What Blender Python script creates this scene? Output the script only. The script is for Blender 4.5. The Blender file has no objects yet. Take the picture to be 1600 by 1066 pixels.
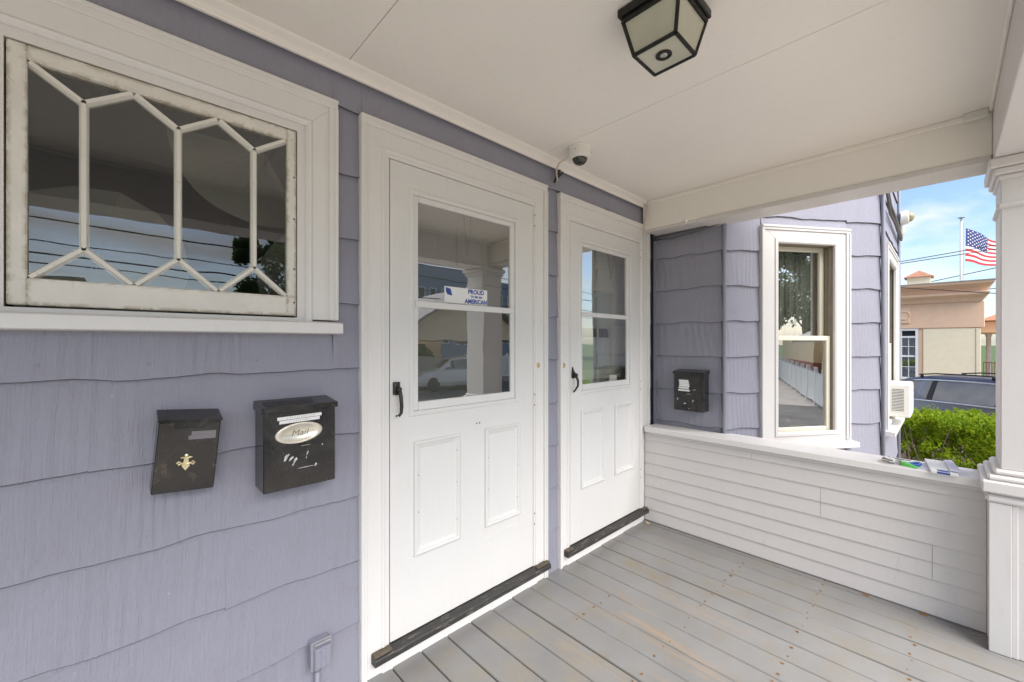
import bpy, bmesh, math, random
from mathutils import Vector, Matrix
random.seed(7)
R = math.radians
sc = bpy.context.scene
C = sc.collection

# ------------------------------------------------------------------ camera
cam_d = bpy.data.cameras.new('camera')
cam = bpy.data.objects.new('camera', cam_d); C.objects.link(cam)
cam_d.sensor_width = 36.0; cam_d.lens = 646.0 / 1600.0 * 36.0
cam_d.shift_y = 3.0 / 1600.0
cam_d.clip_start = 0.02; cam_d.clip_end = 2000.0
cam.location = (0.0, -1.60, 1.355)
cam.rotation_euler = (R(90), 0.0, R(46.43 - 90.0))
sc.camera = cam

# ------------------------------------------------------------------ world, sun, exposure
SUN_EL, SUN_AZ = 46.0, 190.0            # azimuth measured clockwise from +Y
W = bpy.data.worlds.new('World'); sc.world = W; W.use_nodes = True
wn = W.node_tree; wn.nodes.clear()
def wnode(t, **k):
    n = wn.nodes.new(t)
    for a, b in k.items(): setattr(n, a, b)
    return n
w_out = wnode('ShaderNodeOutputWorld'); w_bg = wnode('ShaderNodeBackground')
w_sky = wnode('ShaderNodeTexSky', sky_type='NISHITA', sun_disc=False, sun_elevation=R(SUN_EL), sun_rotation=R(SUN_AZ),
              air_density=1.0, dust_density=1.0, ozone_density=2.5, altitude=10.0)
w_tc = wnode('ShaderNodeTexCoord'); w_map = wnode('ShaderNodeMapping'); w_map.inputs['Scale'].default_value = (1.6, 1.6, 5.5)
w_map.inputs['Location'].default_value = (0.9, 1.7, 0.55)
w_n = wnode('ShaderNodeTexNoise'); w_n.inputs['Scale'].default_value = 1.7; w_n.inputs['Detail'].default_value = 9.0
w_n.inputs['Roughness'].default_value = 0.58; w_n.inputs['Distortion'].default_value = 0.35
w_r = wnode('ShaderNodeValToRGB'); w_r.color_ramp.elements[0].position = 0.45; w_r.color_ramp.elements[1].position = 0.64
w_r.color_ramp.elements[1].color = (0.9, 0.9, 0.9, 1)
w_mix = wnode('ShaderNodeMix', data_type='RGBA'); w_mix.inputs['B'].default_value = (4.7, 4.6, 4.55, 1)
L_ = wn.links.new
L_(w_tc.outputs['Generated'], w_map.inputs['Vector']); L_(w_map.outputs['Vector'], w_n.inputs['Vector'])
L_(w_n.outputs['Fac'], w_r.inputs['Fac']); L_(w_r.outputs['Color'], w_mix.inputs['Factor'])
L_(w_sky.outputs['Color'], w_mix.inputs['A']); L_(w_mix.outputs['Result'], w_bg.inputs['Color'])
w_bg.inputs['Strength'].default_value = 0.074
L_(w_bg.outputs['Background'], w_out.inputs['Surface'])

sun_d = bpy.data.lights.new('sun', 'SUN'); sun_d.energy = 1.8; sun_d.angle = R(55.0); sun_d.color = (1.0, 0.95, 0.88)
sun = bpy.data.objects.new('sun', sun_d); C.objects.link(sun)
sd = Vector((math.sin(R(SUN_AZ)) * math.cos(R(SUN_EL)), math.cos(R(SUN_AZ)) * math.cos(R(SUN_EL)), math.sin(R(SUN_EL))))
sun.rotation_euler = sd.to_track_quat('Z', 'Y').to_euler()

sc.view_settings.view_transform = 'Standard'; sc.view_settings.look = 'None'
sc.view_settings.gamma = 1.0; sc.view_settings.use_curve_mapping = False
sc.view_settings.exposure = 1.77
sc.render.engine = 'CYCLES'
sc.cycles.max_bounces = 12; sc.cycles.diffuse_bounces = 6; sc.cycles.glossy_bounces = 4
sc.cycles.transparent_max_bounces = 16; sc.cycles.use_denoising = True

# ------------------------------------------------------------------ materials
class NT:
    def __init__(s, name):
        s.m = bpy.data.materials.new(name); s.m.use_nodes = True; s.t = s.m.node_tree; s.t.nodes.clear()
        s.out = s.n('ShaderNodeOutputMaterial')
    def n(s, t, **k):
        x = s.t.nodes.new(t)
        for a, b in k.items(): setattr(x, a, b)
        return x
    def l(s, a, b): s.t.links.new(a, b)
    def val(s, sock, v):
        if hasattr(v, 'is_linked') or hasattr(v, 'links'): s.l(v, sock)
        else: sock.default_value = v
    def coord(s, scale=(1, 1, 1), rot=(0, 0, 0)):
        tc = s.n('ShaderNodeTexCoord'); mp = s.n('ShaderNodeMapping')
        mp.inputs['Scale'].default_value = scale; mp.inputs['Rotation'].default_value = rot
        s.l(tc.outputs['Object'], mp.inputs['Vector']); return mp.outputs['Vector']
    def noise(s, vec, scale, detail=4.0, rough=0.55, dist=0.0):
        x = s.n('ShaderNodeTexNoise'); s.l(vec, x.inputs['Vector'])
        x.inputs['Scale'].default_value = scale; x.inputs['Detail'].default_value = detail
        x.inputs['Roughness'].default_value = rough; x.inputs['Distortion'].default_value = dist
        return x.outputs['Fac']
    def math(s, op, a, b=0.0, clamp=False):
        x = s.n('ShaderNodeMath', operation=op, use_clamp=clamp); s.val(x.inputs[0], a); s.val(x.inputs[1], b); return x.outputs[0]
    def ramp(s, v, lo, hi, a=0.0, b=1.0):
        x = s.n('ShaderNodeMapRange', clamp=True); s.val(x.inputs['Value'], v)
        x.inputs['From Min'].default_value = lo; x.inputs['From Max'].default_value = hi
        x.inputs['To Min'].default_value = a; x.inputs['To Max'].default_value = b
        return x.outputs['Result']
    def mix(s, f, a, b):
        x = s.n('ShaderNodeMix', data_type='RGBA'); s.val(x.inputs['Factor'], f)
        for k, v in (('A', a), ('B', b)):
            if isinstance(v, tuple): x.inputs[k].default_value = (*v, 1)
            else: s.l(v, x.inputs[k])
        return x.outputs['Result']
    def blob(s, cx, cy, rx, ry):            # a soft ellipse on the ground plane, in metres
        tc = s.n('ShaderNodeTexCoord'); sp = s.n('ShaderNodeSeparateXYZ'); s.l(tc.outputs['Object'], sp.inputs[0])
        a = s.math('DIVIDE', s.math('SUBTRACT', sp.outputs[0], cx), rx); b = s.math('DIVIDE', s.math('SUBTRACT', sp.outputs[1], cy), ry)
        d = s.math('SQRT', s.math('ADD', s.math('MULTIPLY', a, a), s.math('MULTIPLY', b, b)))
        return s.ramp(d, 0.35, 1.0, 1.0, 0.0)
    def bsdf(s, col, rough=0.5, metal=0.0, height=None, bump=0.1, dist=0.004, spec=0.5):
        p = s.n('ShaderNodeBsdfPrincipled')
        if isinstance(col, tuple): p.inputs['Base Color'].default_value = (*col, 1)
        else: s.l(col, p.inputs['Base Color'])
        s.val(p.inputs['Roughness'], rough); p.inputs['Metallic'].default_value = metal
        p.inputs['Specular IOR Level'].default_value = spec
        if height is not None:
            b = s.n('ShaderNodeBump'); b.inputs['Strength'].default_value = bump; b.inputs['Distance'].default_value = dist
            s.l(height, b.inputs['Height']); s.l(b.outputs['Normal'], p.inputs['Normal'])
        s.l(p.outputs[0], s.out.inputs['Surface']); return s.m

def simple(name, col, rough=0.5, metal=0.0, var=0.08, scale=6.0, stretch=(1, 1, 1), bump=0.0, bscale=60.0, spec=0.5):
    t = NT(name); v = t.coord(stretch); n = t.noise(v, scale, 5.0)
    lo = tuple(c * (1 - var) for c in col); hi = tuple(min(1, c * (1 + var)) for c in col)
    c = t.mix(t.ramp(n, 0.3, 0.7), lo, hi)
    h = t.noise(v, bscale, 3.0) if bump else None
    return t.bsdf(c, rough, metal, h, bump, 0.003, spec)

def paint(name, col, dirt=(0.45, 0.38, 0.28), dirt_amt=0.25, scuff=0.32, rough=0.42, bump=0.16, streak=(1, 1, 0.15)):
    t = NT(name); v = t.coord(); vs = t.coord(streak)
    big = t.noise(v, 2.2, 5.0); fine = t.noise(vs, 40.0, 4.0); speck = t.noise(v, 55.0, 3.0, 0.6)
    c = t.mix(t.ramp(big, 0.3, 0.75), tuple(x * 0.955 for x in col), col)
    c = t.mix(t.math('MULTIPLY', t.ramp(fine, 0.55, 0.8), 0.10), c, dirt)
    c = t.mix(t.math('MULTIPLY', t.ramp(speck, 0.69, 0.76), dirt_amt), c, dirt)
    tc = t.n('ShaderNodeTexCoord'); sp = t.n('ShaderNodeSeparateXYZ'); t.l(tc.outputs['Object'], sp.inputs[0])
    low = t.ramp(sp.outputs[2], 0.02, 0.55, 1.0, 0.12)
    sc_ = t.noise(t.coord((1, 1, 0.22)), 30.0, 7.0, 0.75, 0.4)
    c = t.mix(t.math('MULTIPLY', t.math('MULTIPLY', t.ramp(sc_, 0.60, 0.72), low), scuff), c, (0.34, 0.30, 0.25))
    h = t.math('ADD', t.math('MULTIPLY', fine, 0.7), t.math('MULTIPLY', t.noise(v, 14.0, 3.0), 0.8))
    return t.bsdf(c, rough, 0.0, h, bump, 0.004)

def old_paint(name, col, wood=(0.30, 0.21, 0.13)):
    t = NT(name); v = t.coord(); vs = t.coord((0.35, 1, 1)); vz = t.coord((1, 1, 0.3))
    big = t.noise(v, 5.0, 6.0, 0.65); st = t.noise(vs, 34.0, 6.0, 0.7, 0.6); sz = t.noise(vz, 30.0, 6.0, 0.7, 0.6)
    crack = t.noise(v, 21.0, 8.0, 0.72, 1.2)
    c = t.mix(t.ramp(big, 0.35, 0.7), tuple(x * 0.90 for x in col), col)
    c = t.mix(t.math('MULTIPLY', t.ramp(st, 0.60, 0.74), 0.40), c, (0.50, 0.42, 0.30))
    c = t.mix(t.math('MULTIPLY', t.ramp(sz, 0.60, 0.74), 0.40), c, (0.52, 0.44, 0.32))
    c = t.mix(t.math('MULTIPLY', t.ramp(crack, 0.655, 0.70), 0.6), c, wood)
    h = t.math('SUBTRACT', t.math('MULTIPLY', t.noise(v, 45.0, 4.0), 0.6), t.ramp(crack, 0.62, 0.70))
    return t.bsdf(c, 0.55, 0.0, h, 0.35, 0.004)

def siding(name, col):
    t = NT(name)
    tc = t.n('ShaderNodeTexCoord'); sp = t.n('ShaderNodeSeparateXYZ'); t.l(tc.outputs['Object'], sp.inputs[0])
    s = t.math('SUBTRACT', t.math('MULTIPLY', sp.outputs[0], 0.84), t.math('MULTIPLY', sp.outputs[1], 0.545))
    def vec(a, b):
        cm = t.n('ShaderNodeCombineXYZ'); t.l(t.math('MULTIPLY', s, a), cm.inputs[0]); t.l(t.math('MULTIPLY', sp.outputs[2], b), cm.inputs[1])
        t.l(t.math('FLOOR', t.math('DIVIDE', t.math('ADD', sp.outputs[2], 0.02), 0.2523)), cm.inputs[2]); return cm.outputs[0]
    fine = t.noise(vec(1.0, 0.05), 210.0, 4.0, 0.7, 0.3)
    cath = t.n('ShaderNodeTexWave', wave_type='BANDS', bands_direction='X', wave_profile='SIN')
    t.l(vec(1.0, 0.16), cath.inputs['Vector']); cath.inputs['Scale'].default_value = 9.0
    cath.inputs['Distortion'].default_value = 15.0; cath.inputs['Detail'].default_value = 1.5; cath.inputs['Detail Scale'].default_value = 0.55
    mask = t.ramp(t.noise(vec(1.0, 0.3), 4.5, 2.0), 0.45, 0.58)
    v = t.coord()
    big = t.noise(v, 1.7, 5.0); blot = t.noise(v, 9.0, 5.0, 0.6)
    c = t.mix(t.ramp(big, 0.3, 0.7), tuple(x * 0.93 for x in col), tuple(x * 1.04 for x in col))
    c = t.mix(t.math('MULTIPLY', t.ramp(blot, 0.52, 0.75), 0.16), c, (0.24, 0.20, 0.20))
    spk = t.noise(v, 42.0, 2.0, 0.5)
    c = t.mix(t.math('MULTIPLY', t.ramp(spk, 0.80, 0.82), 0.4), c, (0.55, 0.55, 0.58))
    h = t.math('ADD', t.math('MULTIPLY', fine, 0.55), t.math('MULTIPLY', t.math('MULTIPLY', cath.outputs['Fac'], mask), 0.38))
    h = t.math('ADD', h, t.math('MULTIPLY', t.noise(v, 70.0, 3.0), 0.25))
    return t.bsdf(c, 0.50, 0.0, h, 1.0, 0.006)

def glass(name, boost=2.4, floor_=0.05, tint=(0.93, 0.95, 0.94), wav=0.05, wscale=4.0):
    t = NT(name)
    tr = t.n('ShaderNodeBsdfTransparent'); tr.inputs['Color'].default_value = (*tint, 1)
    gl = t.n('ShaderNodeBsdfGlossy'); gl.inputs['Roughness'].default_value = 0.0; gl.inputs['Color'].default_value = (0.95, 0.96, 0.97, 1)
    fr = t.n('ShaderNodeFresnel'); fr.inputs['IOR'].default_value = 1.5
    if wav:
        b = t.n('ShaderNodeBump'); b.inputs['Strength'].default_value = wav; b.inputs['Distance'].default_value = 0.02
        t.l(t.noise(t.coord(), wscale, 1.0), b.inputs['Height']); t.l(b.outputs['Normal'], gl.inputs['Normal'])
    gm = t.n('ShaderNodeNewGeometry')
    f = t.math('MULTIPLY', t.math('ADD', t.math('MULTIPLY', fr.outputs[0], boost), floor_, True), t.math('SUBTRACT', 1.0, gm.outputs['Backfacing']))
    mx = t.n('ShaderNodeMixShader'); t.l(f, mx.inputs[0]); t.l(tr.outputs[0], mx.inputs[1]); t.l(gl.outputs[0], mx.inputs[2])
    t.l(mx.outputs[0], t.out.inputs['Surface']); return t.m

def floor_mat(name):
    t = NT(name); v = t.coord(); g = t.coord((1, 0.06, 1))
    oi = t.n('ShaderNodeObjectInfo')
    col = (0.275, 0.272, 0.27)
    big = t.noise(v, 2.6, 6.0, 0.62); grain = t.noise(g, 95.0, 4.0, 0.6); wear = t.noise(g, 34.0, 8.0, 0.78); pat = t.noise(v, 6.5, 6.0, 0.65)
    c = t.mix(t.ramp(big, 0.3, 0.72), tuple(x * 0.84 for x in col), tuple(x * 1.06 for x in col))
    c = t.mix(t.math('MULTIPLY', t.math('SUBTRACT', oi.outputs['Random'], 0.5), 0.22), c, (0.25, 0.245, 0.24))
    c = t.mix(t.math('MULTIPLY', t.ramp(pat, 0.46, 0.66), 0.48), c, (0.27, 0.23, 0.17))
    c = t.mix(t.math('MULTIPLY', t.ramp(grain, 0.58, 0.75), 0.25), c, (0.22, 0.21, 0.20))
    spots = t.noise(v, 60.0, 3.0, 0.6)
    c = t.mix(t.math('MULTIPLY', t.ramp(spots, 0.67, 0.74), 0.55), c, (0.20, 0.17, 0.14))
    c = t.mix(t.math('MULTIPLY', t.ramp(t.noise(v, 80.0, 2.0), 0.72, 0.78), 0.5), c, (0.55, 0.55, 0.54))
    # worn-through orange wood along two boards, brown stain by the second door
    for (x, y, rx, ry, w) in ((1.80, -0.62, 0.07, 0.42, 1.0), (1.74, -1.05, 0.06, 0.40, 0.8), (1.58, -0.9, 0.05, 0.3, 0.6), (1.95, -0.45, 0.05, 0.2, 0.5), (2.12, -0.75, 0.06, 0.35, 0.45), (1.45, -0.55, 0.07, 0.3, 0.5), (2.45, -0.9, 0.06, 0.3, 0.3)):
        m = t.math('MULTIPLY', t.blob(x, y, rx, ry), t.ramp(wear, 0.485, 0.545))
        c = t.mix(t.math('MULTIPLY', m, 0.5 * w), c, (0.46, 0.31, 0.18))
    m = t.math('MULTIPLY', t.blob(2.27, -0.33, 0.12, 0.26), t.ramp(pat, 0.38, 0.62))
    c = t.mix(t.math('MULTIPLY', m, 0.60), c, (0.28, 0.22, 0.13))
    m = t.math('MULTIPLY', t.blob(1.2, -0.35, 0.5, 0.35), t.ramp(pat, 0.40, 0.70))
    c = t.mix(t.math('MULTIPLY', m, 0.45), c, (0.36, 0.32, 0.24))
    m = t.math('MULTIPLY', t.blob(2.38, -1.35, 0.10, 0.10), t.ramp(pat, 0.38, 0.62))
    c = t.mix(t.math('MULTIPLY', m, 0.35), c, (0.24, 0.23, 0.20))
    tc = t.n('ShaderNodeTexCoord'); sp = t.n('ShaderNodeSeparateXYZ'); t.l(tc.outputs['Object'], sp.inputs[0])
    fx = t.math('FRACT', t.math('DIVIDE', t.math('SUBTRACT', sp.outputs[0], 0.826 - 1.373 * 4), 0.1373))
    ed = t.ramp(t.math('ABSOLUTE', t.math('SUBTRACT', fx, 0.5)), 0.43, 0.485)
    c = t.mix(t.math('MULTIPLY', t.math('MULTIPLY', ed, t.ramp(t.noise(g, 14.0, 5.0, 0.65), 0.42, 0.60)), 0.65), c, (0.145, 0.13, 0.105))
    c = t.mix(t.math('MULTIPLY', t.math('MULTIPLY', t.ramp(t.math('ABSOLUTE', t.math('SUBTRACT', fx, 0.5)), 0.40, 0.47), t.ramp(wear, 0.55, 0.66)), 0.5), c, (0.50, 0.49, 0.46))
    h = t.math('ADD', t.math('MULTIPLY', grain, 0.6), t.math('MULTIPLY', t.noise(v, 25.0, 4.0), 0.7))
    return t.bsdf(c, t.ramp(big, 0.3, 0.7, 0.42, 0.62), 0.0, h, 0.22, 0.004)

def black_box(name):
    t = NT(name); v = t.coord()
    sm = t.noise(v, 9.0, 6.0, 0.62, 0.8)
    c = t.mix(t.ramp(sm, 0.42, 0.7), (0.012, 0.0115, 0.012), (0.042, 0.038, 0.036))
    rs = t.noise(v, 22.0, 7.0, 0.7, 0.6); c = t.mix(t.math('MULTIPLY', t.ramp(rs, 0.60, 0.68), 0.5), c, (0.13, 0.09, 0.055))
    ds = t.noise(t.coord((1, 1, 0.25)), 48.0, 5.0, 0.7); c = t.mix(t.math('MULTIPLY', t.ramp(ds, 0.64, 0.72), 0.35), c, (0.22, 0.21, 0.20))
    return t.bsdf(c, t.ramp(sm, 0.35, 0.7, 0.10, 0.30), 0.0, t.noise(v, 160.0, 2.0), 0.04, 0.002, 0.5)

def worn_black(name):
    t = NT(name); v = t.coord((0.25, 1, 1)); n = t.noise(v, 60.0, 5.0, 0.7)
    c = t.mix(t.ramp(n, 0.56, 0.64), (0.040, 0.038, 0.036), (0.13, 0.115, 0.095))
    return t.bsdf(c, 0.5, 0.0, n, 0.3, 0.003)

def leaf_mat(name, a, b, yellow):
    t = NT(name); v = t.coord(); n = t.noise(v, 3.0, 3.0); m = t.noise(v, 38.0, 2.0)
    c = t.mix(t.ramp(n, 0.3, 0.7), a, b); c = t.mix(t.math('MULTIPLY', t.ramp(m, 0.5, 0.68), 0.8), c, yellow)
    c = t.mix(t.math('MULTIPLY', t.ramp(t.noise(v, 24.0, 2.0), 0.66, 0.72), 0.7), c, (0.30, 0.17, 0.07))
    p = t.n('ShaderNodeBsdfPrincipled'); t.l(c, p.inputs['Base Color']); p.inputs['Roughness'].default_value = 0.55; p.inputs['Specular IOR Level'].default_value = 0.2
    tl = t.n('ShaderNodeBsdfTranslucent'); t.l(c, tl.inputs['Color'])
    mx = t.n('ShaderNodeMixShader'); mx.inputs[0].default_value = 0.5
    t.l(p.outputs[0], mx.inputs[1]); t.l(tl.outputs[0], mx.inputs[2]); t.l(mx.outputs[0], t.out.inputs['Surface']); return t.m

def sash_paint(name, col, outer, inner):
    t = NT(name); v = t.coord(); tc = t.n('ShaderNodeTexCoord'); sp = t.n('ShaderNodeSeparateXYZ'); t.l(tc.outputs['Object'], sp.inputs[0])
    def edge(r_):
        d = None
        for i, k in enumerate(r_):
            q = t.math('ABSOLUTE', t.math('SUBTRACT', sp.outputs[0 if i < 2 else 2], k)); d = q if d is None else t.math('MINIMUM', d, q)
        return d
    n1 = t.noise(v, 26.0, 8.0, 0.7, 0.8); n2 = t.noise(v, 7.0, 6.0, 0.65); n3 = t.noise(t.coord((0.3, 1, 1)), 50.0, 6.0, 0.7); n4 = t.noise(t.coord((1, 1, 0.3)), 50.0, 6.0, 0.7)
    c = t.mix(t.ramp(n2, 0.35, 0.7), tuple(x * 0.88 for x in col), col)
    c = t.mix(t.math('MULTIPLY', t.ramp(t.math('MAXIMUM', n3, n4), 0.60, 0.74), 0.45), c, (0.46, 0.37, 0.25))
    eo = t.math('MULTIPLY', t.ramp(edge(outer), 0.002, 0.011, 1.0, 0.0), t.ramp(n1, 0.42, 0.54))
    ei = t.math('MULTIPLY', t.ramp(edge(inner), 0.001, 0.010, 1.0, 0.0), t.ramp(n1, 0.44, 0.60))
    c = t.mix(t.math('MULTIPLY', eo, 0.62), c, (0.36, 0.28, 0.17)); c = t.mix(t.math('MULTIPLY', ei, 0.6), c, (0.34, 0.27, 0.17))
    chip = t.ramp(t.noise(v, 16.0, 9.0, 0.75, 1.5), 0.66, 0.69)
    c = t.mix(t.math('MULTIPLY', chip, 0.7), c, (0.33, 0.24, 0.15))
    h = t.math('SUBTRACT', t.math('MULTIPLY', t.noise(v, 40.0, 5.0), 0.8), t.math('ADD', chip, eo))
    return t.bsdf(c, 0.55, 0.0, h, 0.45, 0.005)
WHITE = paint('white_paint', (0.78, 0.755, 0.73))
WHITE_B = paint('dimmed_white_paint', (0.66, 0.64, 0.625))  # white darkened for the bay trim to offset the strong light there
WHITE_D = paint('white_paint_door', (0.75, 0.735, 0.715), dirt_amt=0.18)
CEIL = paint('ceiling_paint', (0.90, 0.85, 0.785), dirt_amt=0.08, scuff=0.0, bump=0.06, streak=(1, 1, 1))
OLDW = old_paint('old_white_paint', (0.80, 0.765, 0.70))
RAILP = paint('rail_paint', (0.68, 0.638, 0.612), dirt_amt=0.15)
POSTP = paint('post_paint', (0.70, 0.67, 0.655), dirt_amt=0.15)
SIDING = siding('siding_paint', (0.296, 0.292, 0.352))
SIDE_T = simple('siding_trim', (0.265, 0.268, 0.328), 0.5, var=0.05)
GRIME_SHADE = simple('grime_and_shade_edge', (0.095, 0.09, 0.105), 0.8, var=0.3, scale=20)  # joint dirt plus the shadow line under each lip, painted in
BACK = simple('wall_sheathing', (0.10, 0.10, 0.12), 0.8)
TRACK = simple('storm_track', (0.24, 0.205, 0.15), 0.4, var=0.15, scale=10)
CREAM = simple('cream_sash', (0.72, 0.67, 0.55), 0.45, var=0.04)
GLASS = glass('door_glass', 5.2, 0.10, wav=0.03, wscale=5.0)
GLASS_O = glass('old_glass', 2.4, 0.03, (0.82, 0.83, 0.80), 0.018, 6.0)
GLASS_B = glass('bay_glass', 6.5, 0.17, wav=0.02)
DARKGL = simple('dark_window', (0.03, 0.035, 0.04), 0.08, var=0.1)
FLOOR = floor_mat('porch_floor_paint')
DARK = simple('dark_underside', (0.03, 0.028, 0.026), 0.9)
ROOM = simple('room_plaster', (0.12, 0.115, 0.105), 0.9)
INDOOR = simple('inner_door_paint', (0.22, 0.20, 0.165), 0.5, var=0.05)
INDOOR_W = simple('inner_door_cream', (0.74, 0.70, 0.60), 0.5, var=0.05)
BLACKM = black_box('black_enamel')
IRON = simple('dark_iron', (0.055, 0.05, 0.047), 0.42, 0.6, 0.3, 40.0, bump=0.1)
BRASS = simple('brass', (0.62, 0.45, 0.20), 0.35, 0.9, 0.2, 60.0)
BRASS_L = simple('pale_brass', (0.76, 0.66, 0.42), 0.3, 0.75, 0.1, 60.0)
CHAMP = simple('champagne_metal', (0.74, 0.69, 0.58), 0.3, 0.55, 0.06, 50.0)
BLOCK = simple('bare_sill_wood', (0.11, 0.088, 0.062), 0.75, var=0.35, scale=30)
SILL_B = worn_black('worn_black_threshold')
LABEL = simple('label_paper', (0.80, 0.79, 0.78), 0.6, var=0.03)
LABEL_D = simple('dusky_label_film', (0.20, 0.185, 0.20), 0.3, var=0.06)
SCUFF = simple('scuffed_grey', (0.55, 0.55, 0.56), 0.6, var=0.45, scale=70)
INK = simple('black_ink', (0.02, 0.02, 0.025), 0.6)
BLUE = simple('blue_print', (0.035, 0.075, 0.32), 0.5, var=0.04)
BRONZE = simple('bronze_black', (0.03, 0.028, 0.025), 0.38, 0.5, 0.3, 50.0)
FROST = simple('frosted_lamp_glass', (0.52, 0.51, 0.41), 0.25, var=0.08, scale=9.0)
PLASTIC = simple('white_plastic', (0.78, 0.75, 0.70), 0.35, var=0.03)
DOME = simple('smoked_dome', (0.05, 0.055, 0.045), 0.04, var=0.6, scale=40.0)
DOME_Y = simple('amber_dome', (0.36, 0.31, 0.17), 0.1, var=0.4, scale=30.0)
STEEL = simple('steel', (0.45, 0.44, 0.42), 0.3, 0.9)
GALV = simple('painted_conduit', (0.33, 0.32, 0.345), 0.38, 0.15, 0.1, 30.0)
GREEN = simple('green_plastic', (0.12, 0.55, 0.08), 0.35)
BLUEP = simple('blue_plastic', (0.05, 0.16, 0.50), 0.3)
LAV = simple('lavender_paper', (0.66, 0.66, 0.80), 0.6, var=0.03)
RUST = simple('rust', (0.26, 0.13, 0.035), 0.8, 0.0, 0.5, 90.0)
RUBBER = simple('cable_black', (0.03, 0.028, 0.028), 0.6)
CABLE_W = simple('painted_cable', (0.62, 0.56, 0.48), 0.5)
TAN = simple('tan_stucco', (0.78, 0.54, 0.38), 0.8, var=0.04, bump=0.15, bscale=40)
CREAMST = simple('cream_stucco', (0.83, 0.73, 0.54), 0.8, var=0.03, bump=0.15, bscale=40)
TERRA = simple('terracotta_roof', (0.42, 0.20, 0.13), 0.8, var=0.2, scale=3)
ROOFG = simple('grey_roof_edge', (0.30, 0.285, 0.27), 0.7)
SCREEN = simple('grey_lace_curtain', (0.33, 0.315, 0.285), 0.9, var=0.35, scale=14, stretch=(3, 3, 0.15))
CURTAIN = simple('curtain', (0.42, 0.45, 0.40), 0.8, var=0.2, scale=2, stretch=(1, 6, 0.3))
CLOTH = simple('drape_cloth', (0.30, 0.29, 0.27), 0.8)
ASPH = simple('asphalt', (0.15, 0.143, 0.135), 0.9, var=0.25, scale=1.2, bump=0.3, bscale=80)
CONC = simple('concrete', (0.40, 0.37, 0.335), 0.85, var=0.15, scale=1.5, bump=0.2, bscale=60)
PALEC = simple('bounce_concrete', (0.58, 0.51, 0.43), 0.85, var=0.12, scale=1.5, bump=0.2, bscale=60)  # pale warm tone chosen to bounce fill light up to the porch
GRAVEL = simple('pinkish_gravel', (0.46, 0.39, 0.36), 0.9, var=0.45, scale=26, bump=0.6, bscale=40)
GRASS = simple('lawn_grass', (0.075, 0.12, 0.035), 0.9, var=0.4, scale=5, bump=0.5, bscale=60)
LEAF = leaf_mat('hedge_leaf', (0.16, 0.29, 0.012), (0.27, 0.39, 0.018), (0.52, 0.50, 0.03))
LEAF_T = leaf_mat('tree_leaf', (0.06, 0.11, 0.035), (0.10, 0.16, 0.05), (0.17, 0.21, 0.08))
BARK = simple('bark', (0.12, 0.085, 0.065), 0.9, var=0.4, scale=12, bump=0.5)
CARN = simple('midnight_roof_paint', (0.03, 0.033, 0.06), 0.3, 0.0, 0.05)
CARB = simple('blue_car_paint_with_sheen', (0.30, 0.30, 0.37), 0.24, 0.6, 0.05, spec=0.7)  # reflected brightness of the van's sides is put into this base colour
CARW = simple('white_car_paint', (0.78, 0.78, 0.77), 0.2, 0.0, 0.02, spec=0.6)
CARG = glass('car_glass', 4.0, 0.10, (0.22, 0.23, 0.24), wav=0.0)
CHROME = simple('chrome', (0.80, 0.80, 0.82), 0.12, 1.0, 0.02)
TYRE = simple('tyre_rubber', (0.025, 0.025, 0.026), 0.8)
RED = simple('flag_red', (0.52, 0.035, 0.05), 0.75, var=0.04)
FWHITE = simple('flag_white', (0.80, 0.79, 0.79), 0.75, var=0.03)
NAVY = simple('flag_navy', (0.03, 0.045, 0.20), 0.75, var=0.04)
POLEW = simple('white_pole', (0.75, 0.75, 0.74), 0.4)
BRICKM = simple('brick_red', (0.34, 0.13, 0.09), 0.85, var=0.25, scale=12)
VINYL_T = simple('tan_vinyl', (0.74, 0.61, 0.43), 0.7, var=0.04)
APT_B = simple('slate_blue_panel', (0.20, 0.24, 0.34), 0.6)
APT_W = simple('white_panel', (0.72, 0.71, 0.70), 0.6)
APT_T = simple('brown_panel', (0.42, 0.33, 0.27), 0.7)
FENCEW = simple('white_vinyl', (0.80, 0.80, 0.80), 0.4, var=0.02)
SHADE = simple('blind_fabric', (0.60, 0.61, 0.58), 0.7, var=0.03)

# ------------------------------------------------------------------ mesh helpers
class Plane:                                   # s runs along the wall, z up, o out of the wall
    def __init__(s, p0, d):
        s.p = Vector((p0[0], p0[1], 0)); s.d = Vector((d[0], d[1], 0)).normalized(); s.n = Vector((s.d.y, -s.d.x, 0))
    def __call__(s, a, z, o=0.0): return s.p + s.d * a + s.n * o + Vector((0, 0, z))
MAIN = Plane((0, 0), (1, 0))
SIDE = Plane((3.07, 0), (0, -1))
BAY = Plane((3.07, -0.529), (math.cos(R(33)), -math.sin(R(33))))
BAYE = BAY(1.357, 0)
FRONT = Plane((BAYE.x, BAYE.y), (1, 0))
BAY2 = Plane((BAYE.x + 1.49, BAYE.y), (math.cos(R(33)), math.sin(R(33))))
RAIL = Plane((2.92, 0), (0, -1))

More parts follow.
